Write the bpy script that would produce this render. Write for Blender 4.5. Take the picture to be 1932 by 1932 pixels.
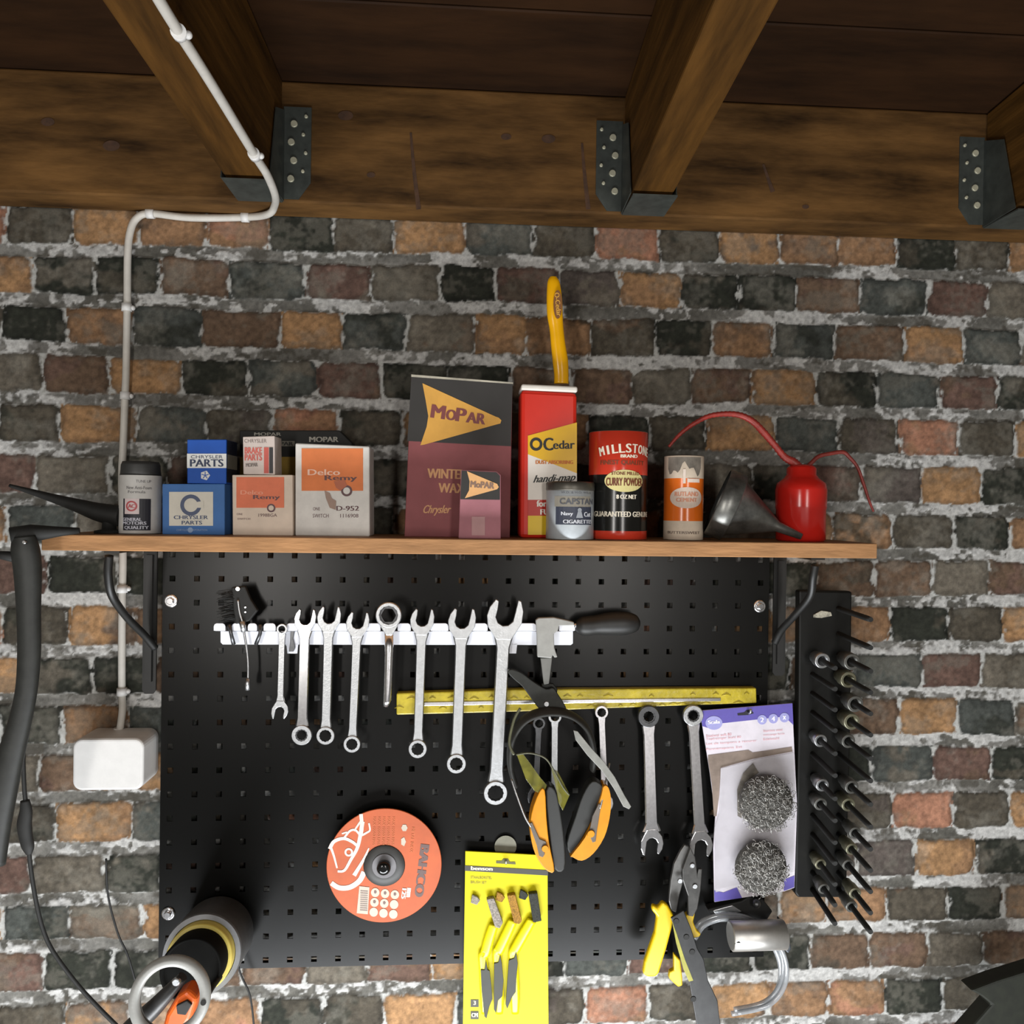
import bpy, bmesh, math, random
import numpy as np
from mathutils import Vector, Matrix
random.seed(7)
for o in list(bpy.data.objects): bpy.data.objects.remove(o)
SC = bpy.context.scene; COL = SC.collection
# ------------------------------------------------------------ camera
F = 1500.0; PP = 966.0
PIT, YAW, ROL = math.radians(-0.26), math.radians(-3.61), math.radians(-0.77)
CAMLOC = Vector((0.455, -1.287, 0.08))
RM = (Matrix.Rotation(YAW, 3, 'Z') @ Matrix.Rotation(PIT, 3, 'X') @ Matrix.Rotation(ROL, 3, 'Y'))
cam = bpy.data.cameras.new('camera'); camo = bpy.data.objects.new('camera', cam); COL.objects.link(camo)
cam.sensor_width = 36; cam.lens = F*36/1932; cam.clip_start = 0.05
RT, FW, UP = RM.col[0], RM.col[1], RM.col[2]
camo.matrix_world = Matrix(((RT.x, UP.x, -FW.x, CAMLOC.x), (RT.y, UP.y, -FW.y, CAMLOC.y), (RT.z, UP.z, -FW.z, CAMLOC.z), (0, 0, 0, 1)))
SC.camera = camo
# ------------------------------------------------------------ world, lights, exposure
w = bpy.data.worlds.new('garage_air'); SC.world = w; w.use_nodes = True
bg = w.node_tree.nodes['Background']; bg.inputs[0].default_value = (0.80, 0.90, 1.0, 1); bg.inputs[1].default_value = 0.055
def area(name, loc, target, sx, sy, power, col):
    l = bpy.data.lights.new(name, 'AREA'); l.shape = 'RECTANGLE'; l.size = sx; l.size_y = sy; l.energy = power; l.color = col
    o = bpy.data.objects.new(name, l); COL.objects.link(o); o.location = loc
    o.rotation_euler = (Vector(target)-Vector(loc)).to_track_quat('-Z', 'Y').to_euler(); return o
area('bench_lamp_light', (0.40, -0.85, -1.40), (0.45, 0.0, -0.35), 1.5, 0.35, 30, (0.94, 0.97, 1.0))
area('left_door_light', (-0.50, -2.7, 0.0), (0.45, 0.0, -0.15), 0.22, 1.15, 14.5, (1.0, 0.96, 0.91))
area('right_door_light', (1.15, -2.7, 0.0), (0.45, 0.0, -0.15), 0.22, 1.15, 11.5, (1.0, 0.96, 0.91))
area('low_door_light', (0.75, -2.9, -1.05), (0.7, 0.0, -0.35), 1.8, 0.7, 2.4, (1.0, 0.95, 0.92))
SC.view_settings.view_transform = 'Standard'; SC.view_settings.look = 'None'; SC.view_settings.gamma = 1
SC.view_settings.use_curve_mapping = False; SC.view_settings.exposure = 0.54

# ------------------------------------------------------------ mapping photo points to places
def at(px, py, Y):
    d = RT*((px-PP)/F) + FW + UP*((PP-py)/F)
    return CAMLOC + d*((Y-CAMLOC.y)/d.y)
def mpp(Y): return (Y-CAMLOC.y)/F            # metres per photo pixel at depth Y
def at_cyl(px, py, c, r):                     # first hit with an upright cylinder
    d = RT*((px-PP)/F) + FW + UP*((PP-py)/F)
    ox, oy = CAMLOC.x-c[0], CAMLOC.y-c[1]
    a = d.x**2+d.y**2; b = 2*(ox*d.x+oy*d.y); q = ox*ox+oy*oy-r*r
    D = b*b-4*a*q; t = (-b-math.sqrt(max(D, 0)))/(2*a)
    return CAMLOC + d*t
# ------------------------------------------------------------ materials
def lin(c): return tuple(((v/255)/12.92 if v/255 <= .04045 else ((v/255+.055)/1.055)**2.4) for v in c)+(1,)
MATS = {}
def mat(name, col, rough=.6, metal=0, var=.12, scale=60, bump=0, bscale=None, stretch=None, trans=0, alpha=1, spec=None, col2=None, coat=0):
    if name in MATS: return MATS[name]
    m = bpy.data.materials.new(name); m.use_nodes = True; nt = m.node_tree; N = nt.nodes; L = nt.links
    b = N['Principled BSDF']; b.inputs['Roughness'].default_value = rough; b.inputs['Metallic'].default_value = metal
    if spec is not None: b.inputs['Specular IOR Level'].default_value = spec
    if coat: b.inputs['Coat Weight'].default_value = coat; b.inputs['Coat Roughness'].default_value = .08
    if trans: b.inputs['Transmission Weight'].default_value = trans
    if alpha < 1: b.inputs['Alpha'].default_value = alpha
    tc = N.new('ShaderNodeTexCoord'); mp = N.new('ShaderNodeMapping')
    if stretch: mp.inputs['Scale'].default_value = stretch
    L.new(tc.outputs['Object'], mp.inputs['Vector'])
    nz = N.new('ShaderNodeTexNoise'); nz.inputs['Scale'].default_value = scale; nz.inputs['Detail'].default_value = 5; nz.inputs['Roughness'].default_value = .62
    L.new(mp.outputs[0], nz.inputs['Vector'])
    cr = N.new('ShaderNodeValToRGB'); c = lin(col); e = cr.color_ramp.elements
    e[0].position = .32; e[1].position = .68
    e[0].color = tuple(v*(1-var*1.6) for v in c[:3])+(1,)
    e[1].color = lin(col2) if col2 else tuple(min(1, v*(1+var)) for v in c[:3])+(1,)
    L.new(nz.outputs['Fac'], cr.inputs[0]); L.new(cr.outputs[0], b.inputs['Base Color'])
    if bump:
        n2 = N.new('ShaderNodeTexNoise'); n2.inputs['Scale'].default_value = bscale or scale*3; n2.inputs['Detail'].default_value = 4
        L.new(mp.outputs[0], n2.inputs['Vector'])
        bp = N.new('ShaderNodeBump'); bp.inputs['Strength'].default_value = bump; bp.inputs['Distance'].default_value = .002
        L.new(n2.outputs['Fac'], bp.inputs['Height']); L.new(bp.outputs[0], b.inputs['Normal'])
    MATS[name] = m; return m
def ink(r, g, b): return mat('ink_%d_%d_%d' % (r, g, b), (r, g, b), .55, var=.04)
def paper(r, g, b, var=.07): return mat('print_%d_%d_%d' % (r, g, b), (r, g, b), .62, var=var, scale=25, spec=.3)
def gloss(r, g, b): return mat('paint_%d_%d_%d' % (r, g, b), (r, g, b), .2, var=.05, scale=18)
def satin(r, g, b): return mat('satin_%d_%d_%d' % (r, g, b), (r, g, b), .3, var=.05, scale=18, spec=.22)
M_black = mat('black_powder_coat', (22, 22, 21), .45, var=.1)
M_rub = mat('black_rubber', (20, 20, 18), .7, var=.2)
M_chrome = mat('polished_chrome', (235, 235, 238), .2, 1, var=.08, scale=200)
M_satin = mat('satin_steel', (186, 188, 190), .38, 1, var=.08, scale=120, bump=.15)
M_dsteel = mat('dark_steel', (95, 96, 98), .35, .9, var=.15, scale=90)
M_galv = mat('galvanised_steel', (66, 70, 66), .55, .4, var=.2, scale=40)
M_white = mat('white_plastic', (216, 215, 213), .45, var=.03)
M_dark = mat('dark_grey_plastic', (52, 52, 51), .5, var=.12)

# ------------------------------------------------------------ mesh helpers
def ext(bm, pts, vec, mi=0):
    """prism from a loop of points pushed along vec"""
    a = [bm.verts.new(p) for p in pts]; b = [bm.verts.new(Vector(p)+Vector(vec)) for p in pts]
    n = len(pts); fs = []
    fs.append(bm.faces.new(a)); fs.append(bm.faces.new(b[::-1]))
    for i in range(n): fs.append(bm.faces.new((a[i], b[i], b[(i+1) % n], a[(i+1) % n])))
    for f in fs: f.material_index = mi
    return fs
def fixn(bm): bmesh.ops.recalc_face_normals(bm, faces=bm.faces[:])
def bev(bm, w, seg=2):
    fixn(bm)
    es = [e for e in bm.edges if len(e.link_faces) == 2 and e.calc_face_angle(0) > .5]
    try: bmesh.ops.bevel(bm, geom=es, offset=w, segments=seg, affect='EDGES', profile=.5, clamp_overlap=True)
    except Exception: pass
def bx(bm, x0, x1, y0, y1, z0, z1, mi=0):
    return ext(bm, [(x0, y0, z0), (x1, y0, z0), (x1, y0, z1), (x0, y0, z1)], (0, y1-y0, 0), mi)
def B(): return bmesh.new()
def slab(pts, Y, th, bevel=0, bm=None, snap=None, seg=2):
    """plate whose outline is given in photo points, front face at depth Y"""
    n = bm or B(); t = B()
    P = [at(x, y, Y) for x, y in pts]
    if snap is not None:
        for p in P:
            if p.z < snap+.012: p.z = snap
    ext(t, P, (0, th, 0))
    if bevel: bev(t, bevel, seg)
    merge(n, t); return n
def rnd(pts, n=3):
    P = list(pts); m = len(P); out = []
    for i in range(m):
        p0, p1, p2, p3 = P[i-1], P[i], P[(i+1) % m], P[(i+2) % m]
        for k in range(n):
            t = k/n; out.append(tuple(.5*((2*b)+(c-a)*t+(2*a-5*b+4*c-d)*t*t+(3*b-a-3*c+d)*t**3) for a, b, c, d in zip(p0, p1, p2, p3)))
    return out
def merge(a, b):
    fixn(b); me = bpy.data.meshes.new('tmp'); b.to_mesh(me); b.free(); a.from_mesh(me); bpy.data.meshes.remove(me)
def smooth_pts(pts, n=6):
    out = []; m = len(pts)
    for i in range(m-1):
        p0, p1, p2, p3 = pts[max(i-1, 0)], pts[i], pts[i+1], pts[min(i+2, m-1)]
        for k in range(n):
            t = k/n
            out.append(tuple(.5*((2*b)+(c-a)*t+(2*a-5*b+4*c-d)*t*t+(3*b-a-3*c+d)*t**3) for a, b, c, d in zip(p0, p1, p2, p3)))
    out.append(tuple(pts[-1])); return out
def tube(bm, pts, r, seg=12, cap=True, flat=None):
    """tube along world points; r number or list; flat=(a,b) squashes the section"""
    pts = [Vector(p) for p in pts]; n = len(pts)
    if not isinstance(r, (list, tuple)): r = [r]*n
    tang = []
    for i in range(n):
        a = pts[max(i-1, 0)]; b = pts[min(i+1, n-1)]; t = (b-a)
        tang.append(t.normalized() if t.length > 1e-9 else Vector((0, 0, 1)))
    u = Vector((0, 1, 0)) if abs(tang[0].y) < .8 else Vector((1, 0, 0))
    u = (u-tang[0]*u.dot(tang[0])).normalized(); rings = []
    for i in range(n):
        u = (u-tang[i]*u.dot(tang[i])); u = u.normalized() if u.length > 1e-6 else Vector((1, 0, 0)); v = tang[i].cross(u)
        fa, fb = flat or (1, 1)
        rings.append([bm.verts.new(pts[i]+(u*math.cos(a)*fa+v*math.sin(a)*fb)*r[i]) for a in [2*math.pi*k/seg for k in range(seg)]])
    for i in range(n-1):
        for k in range(seg):
            f = bm.faces.new((rings[i][k], rings[i][(k+1) % seg], rings[i+1][(k+1) % seg], rings[i+1][k])); f.smooth = True
    if cap: bm.faces.new(rings[0][::-1]); bm.faces.new(rings[-1])
    return bm
def lathe(bm, c, prof, seg=40, axis=Vector((0, 0, 1)), mis=None, close=True):
    """prof: list of (radius, height) along axis from point c; mis: material index per band"""
    c = Vector(c); ax = Vector(axis).normalized()
    u = ax.cross(Vector((0, 1, 0)));
    if u.length < .1: u = ax.cross(Vector((1, 0, 0)))
    u.normalize(); v = ax.cross(u); rings = []
    for r, h in prof:
        rings.append([bm.verts.new(c+ax*h+(u*math.cos(a)+v*math.sin(a))*max(r, 1e-5)) for a in [2*math.pi*k/seg for k in range(seg)]])
    for i in range(len(prof)-1):
        sharp = abs(prof[i+1][1]-prof[i][1]) < 1e-6
        for k in range(seg):
            f = bm.faces.new((rings[i][k], rings[i][(k+1) % seg], rings[i+1][(k+1) % seg], rings[i+1][k])); f.smooth = not sharp
            if mis: f.material_index = mis[i]
    if close:
        f = bm.faces.new(rings[0][::-1]); g = bm.faces.new(rings[-1])
        if mis: f.material_index = mis[0]; g.material_index = mis[-1]
    return bm
def annulus(bm, c, ro, ri, th, n_in=12, seg=36, axis=(0, 1, 0), notch=.0):
    """ring lying in the x-z plane at c, thickness th in +y; inner edge has n_in notches"""
    c = Vector(c); R = []
    for k in range(seg):
        a = 2*math.pi*k/seg; rr = ri*(1-notch*abs(math.sin(a*n_in/2)))
        e = Vector((math.cos(a), 0, math.sin(a)))
        R.append([bm.verts.new(c+e*rr), bm.verts.new(c+e*(ro*.93)), bm.verts.new(c+e*ro+Vector((0, th*.2, 0))), bm.verts.new(c+e*ro+Vector((0, th*.8, 0))), bm.verts.new(c+e*(ro*.93)+Vector((0, th, 0))), bm.verts.new(c+e*rr+Vector((0, th, 0)))])
    for k in range(seg):
        A, Bq = R[k], R[(k+1) % seg]
        for i in range(6):
            f = bm.faces.new((A[i], Bq[i], Bq[(i+1) % 6], A[(i+1) % 6])); f.smooth = i in (1, 2, 3)
    return bm
def ball(bm, c, r, sx=1, sy=1, sz=1, seg=16):
    m = Matrix.Translation(c) @ Matrix.Diagonal((sx, sy, sz, 1))
    g = bmesh.ops.create_uvsphere(bm, u_segments=seg, v_segments=max(6, seg//2), radius=r, matrix=m)
    for v in g['verts']:
        for f in v.link_faces: f.smooth = True
    return bm
def mk(name, bm, m, loc=(0, 0, 0), parent=None):
    bmesh.ops.translate(bm, verts=bm.verts[:], vec=-Vector(loc)); fixn(bm)
    me = bpy.data.meshes.new(name); bm.to_mesh(me); bm.free()
    for q in (m if isinstance(m, (list, tuple)) else [m]): me.materials.append(q)
    o = bpy.data.objects.new(name, me); COL.objects.link(o)
    if parent: o.parent = parent
    else: o.location = loc
    return o
def tagit(o, label=None, cat=None, group=None, kind=None):
    if label: o['label'] = label
    if cat: o['category'] = cat
    if group: o['group'] = group
    if kind: o['kind'] = kind
    return o
class Thing:
    def __init__(s, name, label, cat, loc, group=None):
        s.loc = Vector(loc); s.root = bpy.data.objects.new(name, None); s.root.empty_display_size = .02
        COL.objects.link(s.root); s.root.location = s.loc; tagit(s.root, label, cat, group); s.ink = {}
    def part(s, name, bm, m, parent=None, label=None):
        o = mk(name, bm, m, s.loc, parent or s.root)
        if label: o['label'] = label
        return o
def single(name, label, cat, bm, m, loc, group=None): return tagit(mk(name, bm, m, loc), label, cat, group)
def struct(name, bm, m, loc=(0, 0, 0)): return tagit(mk(name, bm, m, loc), kind='structure')
# ---- lettering: glyph meshes laid on a face through photo points
_tx = {}
def glyphs(s, shear=0):
    if (s, shear) in _tx: return _tx[(s, shear)]
    c = bpy.data.curves.new('t', 'FONT'); c.body = s; c.size = 1; c.resolution_u = 3; c.shear = shear
    o = bpy.data.objects.new('t', c); COL.objects.link(o); bpy.context.view_layer.update()
    me = bpy.data.meshes.new_from_object(o.evaluated_get(bpy.context.evaluated_depsgraph_get()))
    V = [v.co.copy() for v in me.vertices]; Fc = [tuple(p.vertices) for p in me.polygons]
    bpy.data.objects.remove(o); bpy.data.curves.remove(c); bpy.data.meshes.remove(me)
    x0 = min(v.x for v in V); x1 = max(v.x for v in V); y0 = min(v.y for v in V); y1 = max(v.y for v in V)
    V = [((v.x-x0)/(x1-x0), (v.y-y0)/(y1-y0)) for v in V]
    _tx[(s, shear)] = (V, Fc); return V, Fc
_lift = [0]
def up(p):
    return p+(CAMLOC-p).normalized()*(_lift[0] % 9)*2.5e-5
def text(bm, s, cx, cy, wpx, hpx, f, ang=0, shear=0, bold=0):
    """f maps photo point -> world; ang degrees clockwise in the photo"""
    V, Fc = glyphs(s, shear); ca, sa = math.cos(math.radians(ang)), math.sin(math.radians(ang))
    for dx in ([0] if not bold else [-bold, 0, bold]):
        vs = []; _lift[0] += 1
        for u, v in V:
            x = (u-.5)*wpx+dx; y = -(v-.5)*hpx
            vs.append(bm.verts.new(up(f(cx+x*ca-y*sa, cy+x*sa+y*ca))))
        for q in Fc:
            try: bm.faces.new([vs[i] for i in q])
            except ValueError: pass
    return bm
def lay(Y, e=.0005): return lambda x, y: at(x, y, Y-e)
def flat(bm, pts, f):
    _lift[0] += 1; bm.faces.new([bm.verts.new(up(f(x, y))) for x, y in pts]); return bm
def disc_px(bm, cx, cy, rx, ry, f, n=24):
    return flat(bm, [(cx+rx*math.cos(2*math.pi*k/n), cy+ry*math.sin(2*math.pi*k/n)) for k in range(n)], f)
def ring_px(bm, cx, cy, ro, ri, f, n=28, sy=1):
    _lift[0] += 1; g_ = f; f = lambda x, y: up(g_(x, y))
    a = [bm.verts.new(f(cx+ro*math.cos(2*math.pi*k/n), cy+sy*ro*math.sin(2*math.pi*k/n))) for k in range(n)]
    b = [bm.verts.new(f(cx+ri*math.cos(2*math.pi*k/n), cy+sy*ri*math.sin(2*math.pi*k/n))) for k in range(n)]
    for k in range(n): bm.faces.new((a[k], a[(k+1) % n], b[(k+1) % n], b[k]))
    return bm
def stroke(bm, pts, w, f):
    """flat painted line through photo points"""
    _lift[0] += 1; g_ = f; f = lambda x, y: up(g_(x, y))
    pts = smooth_pts(pts, 5) if len(pts) > 2 else pts; L = []; R = []
    for i, p in enumerate(pts):
        a = pts[max(i-1, 0)]; b = pts[min(i+1, len(pts)-1)]; dx, dy = b[0]-a[0], b[1]-a[1]; l = math.hypot(dx, dy) or 1
        ww = w[0]+(w[1]-w[0])*i/(len(pts)-1) if isinstance(w, tuple) else w
        L.append(bm.verts.new(f(p[0]-dy/l*ww/2, p[1]+dx/l*ww/2))); R.append(bm.verts.new(f(p[0]+dy/l*ww/2, p[1]-dx/l*ww/2)))
    for i in range(len(pts)-1): bm.faces.new((L[i], L[i+1], R[i+1], R[i]))
    return bm
def flip_to_cam(bm):
    return bm

# ============================================================ WALL (printed brick surface with low relief)
YW = 0.022
def wall():
    rng = np.random.default_rng(11)
    J = [[13,136,258,394,511,635,756,880,1005,1124,1243,1359,1475,1580,1689,1796,1891],
         [58,178,296,430,578,704,832,935,1052,1169,1291,1399,1506,1624,1750,1857],
         [124,245,376,527,651,776,898,994,1112,1235,1346,1464,1579,1709,1813,1919],
         [75,200,336,465,599,724,845,962,1078,1193,1311,1420,1546,1660,1771,1879]]
    yl, yr = [425, 512, 606, 702], [483, 571, 662, 745]
    W = [[at(x, yl[r]+(yr[r]-yl[r])*x/1760, YW).x for x in J[r]] for r in range(4)]
    P = float(np.mean([W[r][k+10]-W[r][k] for r in range(4) for k in range(len(W[r])-10)]))
    T = []
    for r in range(4):
        T.append([float(np.mean([W[r][k]]+([W[r][k+10]-P] if k+10 < len(W[r]) else []))) for k in range(10)])
    cen = [(100,514,1),(180,608,2),(180,705,3),(180,798,4),(180,895,5),(180,990,6),(100,1080,7),(120,1171,8),(120,1266,9),(100,1365,10),(120,1465,11),(180,1560,12),(120,1655,13),(120,1756,14),(60,1842,15),
           (1760,571,1),(1760,662,2),(1760,741,3),(1760,830,4),(1760,914,5),(1760,1000,6),(1760,1090,7),(1760,1179,8),(1760,1268,9),(1760,1357,10),(1760,1440,11),(1760,1527,12),(1760,1610,13),(1760,1697,14),(1760,1780,15)]
    A = np.array([[1, at(x, y, YW).x, r] for x, y, r in cen]); Z = np.array([at(x, y, YW).z for x, y, r in cen])
    sol = np.linalg.lstsq(A, Z, rcond=None)[0]                      # z = a + b x + c r
    a0, b0, c0 = sol; H = -c0
    x0, x1, z0, z1 = -0.75, 1.75, -1.0, 0.75; st = 0.0022
    nx = int((x1-x0)/st); nz = int((z1-z0)/st)
    X, Zg = np.meshgrid(np.linspace(x0, x1, nx), np.linspace(z0, z1, nz))
    def noise(cell, seed, ax=1, oct=3, rough=.5):
        out = np.zeros_like(X); amp = 1; tot = 0; g = np.random.default_rng(seed)
        for o in range(oct):
            gx = (X-x0)/(cell*ax); gz = (Zg-z0)/cell
            G = g.random((int(gz.max())+3, int(gx.max())+3))
            ix = gx.astype(int); iz = gz.astype(int); fx = gx-ix; fz = gz-iz
            fx = fx*fx*(3-2*fx); fz = fz*fz*(3-2*fz)
            v = (G[iz, ix]*(1-fx)+G[iz, ix+1]*fx)*(1-fz)+(G[iz+1, ix]*(1-fx)+G[iz+1, ix+1]*fx)*fz
            out += v*amp; tot += amp; amp *= rough; cell = cell/2
        return out/tot-.5
    def ss(a, b, v):
        t = np.clip((v-a)/(b-a), 0, 1); return t*t*(3-2*t)
    zz = (a0+b0*X-Zg)/H+.5                                          # row coordinate, row r spans [r, r+1)
    zz = zz+noise(.12, 1, 2, 3)*.16
    row = np.floor(zz).astype(int); v = zz-row-.5
    xs_off = noise(.03, 2, 1, 3)*.007
    q = row//4; base = row-4*q
    xq = X+q*(P/2)+xs_off
    wobj = noise(.018, 3, 1, 3)*.010
    wobh = noise(.02, 4, 1.6, 4)*.020
    brick = np.zeros(X.shape, int); dj = np.ones(X.shape)
    for r in range(4):
        t = np.array(T[r]); sel = base == r
        xm = (xq[sel]-t[0]) % P; tt = np.append(t-t[0], P)
        k = np.clip(np.searchsorted(tt, xm, side='right')-1, 0, 9)
        brick[sel] = r*10+k; dj[sel] = np.minimum(xm-tt[k], tt[k+1]-xm)
    PAL = dict(O=(158,122,86), T=(140,108,80), B=(104,84,68), R=(100,78,69), D=(78,72,62), K=(44,46,39), G=(74,77,73), Y=(106,99,88), M=(86,78,73), E=(156,112,90))
    code = 'DOTTKDOGDE' 'KKBGRYKRMO' 'TGBOGYOTDK' 'BOKGRKKBBY'
    cols = np.array([lin(PAL[c])[:3] for c in code]); C = cols[brick]
    # a second tone per brick, worn in as blotches
    alt = 'KMBEDKTYMT' 'YDRKYDYDYT' 'BKYTKBTKBD' 'RTDYBDKDRD'
    C2 = np.array([lin(PAL[c])[:3] for c in alt])[brick]
    bl = ss(.06, .22, noise(.045, 5, 1.5, 3)+noise(.012, 15, 1, 2)*.3)[..., None]*.75
    C = C*(1-bl)+C2*bl
    bl = ss(.05, .3, noise(.05, 8, 1, 4)+noise(.008, 18, 1, 2)*.3)[..., None]*.30
    C = C*(1-bl)+np.array(lin((140, 136, 126))[:3])*bl
    C = C*(1+noise(.006, 6, 1, 3)[..., None]*1.0)*(1+noise(.03, 9, 1, 2)[..., None]*.5)
    # mortar: grey bed with clumps of white
    lump = noise(.030, 20, 2.6, 4)+noise(.009, 22, 1.2, 3)*.55
    g1 = ss(-.03, .05, lump)[..., None]
    gb = ss(-.2, .2, noise(.06, 25, 2, 3))[..., None]
    Mo = np.array(lin((88, 86, 80))[:3])*(1-gb)+np.array(lin((124, 122, 117))[:3])*gb
    Mo = Mo*(1-g1)+np.array(lin((184, 183, 180))[:3])*g1
    Mo = Mo*(1+noise(.005, 23, 1, 3)[..., None]*.9)
    dk = ss(.10, .2, noise(.022, 24, 2.2, 3)+noise(.006, 26, 1, 2)*.3)[..., None]*.75
    Mo = Mo*(1-dk)+np.array(lin((72, 68, 60))[:3])*dk
    hb = H*.372
    wj = .0026+np.clip(wobj, -.002, .01)*.75
    rr_ = .010
    ex = np.clip(rr_-(dj-wj), 0, None); ez = np.clip(rr_-(hb-np.abs(v)*H), 0, None)
    sd = rr_-np.sqrt(ex*ex+ez*ez)                                   # rounded brick outline, >0 inside
    sd = sd+wobh*.42+noise(.007, 31, 1.2, 3)*.005
    inb = ss(-.0012, .0018, sd)
    inh = ss(-.001, .001, hb-np.abs(v)*H+wobh*.42)
    inj = np.ones_like(inh); vj = ss(-.10, .02, noise(.014, 30, .5, 3))[..., None]
    Vj = C*.7*(1-vj)+np.array(lin((180, 180, 176))[:3])*vj
    Bg = Mo*(1-inh[..., None])+Vj*inh[..., None]
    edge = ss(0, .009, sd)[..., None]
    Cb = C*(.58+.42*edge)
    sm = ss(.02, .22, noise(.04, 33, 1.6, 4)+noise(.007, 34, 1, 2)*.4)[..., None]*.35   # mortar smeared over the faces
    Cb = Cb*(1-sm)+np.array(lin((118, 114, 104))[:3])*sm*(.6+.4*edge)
    Cf = (Bg*(1-inb[..., None])+Cb*inb[..., None])*.80
    g1 = g1*(1-dk)
    hgt = inb*.0022+noise(.006, 40, 1, 3)*.0012+noise(.05, 41, 1, 2)*.0012+(1-inb)*g1[..., 0]*.0014
    Y = YW+.0022-hgt
    me = bpy.data.meshes.new('wall_back'); nv = nx*nz
    co = np.stack([X, Y, Zg], -1).reshape(-1, 3).astype(np.float32)
    i = (np.arange(nz-1)[:, None]*nx+np.arange(nx-1)[None, :]).ravel()
    quad = np.stack([i, i+1, i+nx+1, i+nx], 1).ravel().astype(np.int32)
    nf = len(i); me.vertices.add(nv); me.vertices.foreach_set('co', co.ravel())
    me.loops.add(nf*4); me.loops.foreach_set('vertex_index', quad)
    me.polygons.add(nf); me.polygons.foreach_set('loop_start', np.arange(0, nf*4, 4, dtype=np.int32))
    me.update(calc_edges=True)
    me.polygons.foreach_set('use_smooth', np.ones(nf, dtype=bool))
    ca = me.color_attributes.new('brick_print', 'FLOAT_COLOR', 'POINT')
    ca.data.foreach_set('color', np.concatenate([np.clip(Cf, 0.004, 1), np.ones(X.shape+(1,))], -1).astype(np.float32).ravel())
    m = bpy.data.materials.new('printed_brick'); m.use_nodes = True; N = m.node_tree.nodes; L = m.node_tree.links
    b = N['Principled BSDF']; b.inputs['Roughness'].default_value = .85; b.inputs['Specular IOR Level'].default_value = .2
    an = N.new('ShaderNodeAttribute'); an.attribute_name = 'brick_print'
    tc = N.new('ShaderNodeTexCoord'); nz_ = N.new('ShaderNodeTexNoise'); nz_.inputs['Scale'].default_value = 420; nz_.inputs['Detail'].default_value = 3
    L.new(tc.outputs['Object'], nz_.inputs['Vector'])
    mr = N.new('ShaderNodeMapRange'); mr.inputs[3].default_value = .72; mr.inputs[4].default_value = 1.28
    L.new(nz_.outputs['Fac'], mr.inputs[0])
    vm = N.new('ShaderNodeVectorMath'); vm.operation = 'SCALE'; L.new(an.outputs['Color'], vm.inputs[0]); L.new(mr.outputs[0], vm.inputs['Scale'])
    L.new(vm.outputs[0], b.inputs['Base Color'])
    me.materials.append(m); o = bpy.data.objects.new('wall_back', me); COL.objects.link(o); o['kind'] = 'structure'
wall()

# ============================================================ CEILING
def wood(name, col, stretch, scale=7, rough=.7, var=.35, col2=None):
    return mat(name, col, rough, var=var, scale=scale, stretch=stretch, bump=.4, bscale=scale*4, col2=col2, spec=.12)
W_deck = wood('dark_roof_board', (44, 26, 11), (.6, 2.5, 2.5), 5)
W_led = wood('warm_beam_wood', (72, 49, 25), (1.0, 3, 5), 4, var=.45, col2=(110, 78, 42))
W_joist = wood('joist_wood', (76, 50, 18), (7, .7, 7), 6, var=.35)
ZB = at(760, 418, YW).z                    # underside of the wall beam
YL = -0.045; ZT = ZB+.185; SL = .045       # beam face, top, roof fall towards the wall
b = B(); bx(b, -.75, 1.75, YL, YW-.002, ZB, ZT)
bev(b, .003)
lb = Thing('wall_beam', 'long brown timber beam fixed along the top of the brick wall', 'beam', (.5, YL, ZB))
lb.part('beam', b, W_led)
kn = B()
for kx, ky, rr in ((652, 218, 9), (1895, 300, 7), (955, 258, 6), (90, 230, 8), (210, 275, 10), (1035, 262, 8), (1520, 390, 4), (700, 330, 5)):
    disc_px(kn, kx, ky, rr*1.6, rr, lay(YL, .0006))
for pts in (((775, 250), (781, 320), (790, 395)), ((1098, 270), (1103, 330), (1110, 395)), ((1440, 310), (1452, 345), (1458, 362))):
    stroke(kn, pts, (4, 9), lay(YL, .0006))
lb.part('knots', kn, mat('knot_wood', (66, 42, 24), .8, var=.3), label='dark knots and cracks in the timber')
def jx(px, py, Y): return at(px, py, Y).x
JO = []
XS = .025
for cx_ in (jx(465, 350, -.125), jx(1236, 350, -.125)):
    JO.append(cx_)
JO.append(JO[1]+(JO[1]-JO[0])*1.0)
JO.insert(0, JO[0]-(JO[2]-JO[1]) if False else JO[0]-(JO[1]-JO[0]))
lab = ['far left brown ceiling joist cut off by the frame edge', 'brown ceiling joist on the left with the white cable along its edge', 'brown ceiling joist right of centre, running bare over the shelf cans', 'dark brown ceiling joist in the top right corner']
for k, cx_ in enumerate(JO):
    if k == 0: continue
    b = B(); hw = .031; Yn = -2.1
    A = [(cx_-hw, YL-.001, ZB+.002), (cx_+hw, YL-.001, ZB+.002), (cx_+hw, YL-.001, ZT-.001), (cx_-hw, YL-.001, ZT-.001)]
    d = Yn-YL; ext(b, A, (d*XS, d, -d*SL)); bev(b, .003)
    single('ceiling_joist', lab[k], 'joist', b, W_joist, (cx_, YL, ZB+.002), 'joists under the roof boards')
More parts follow.
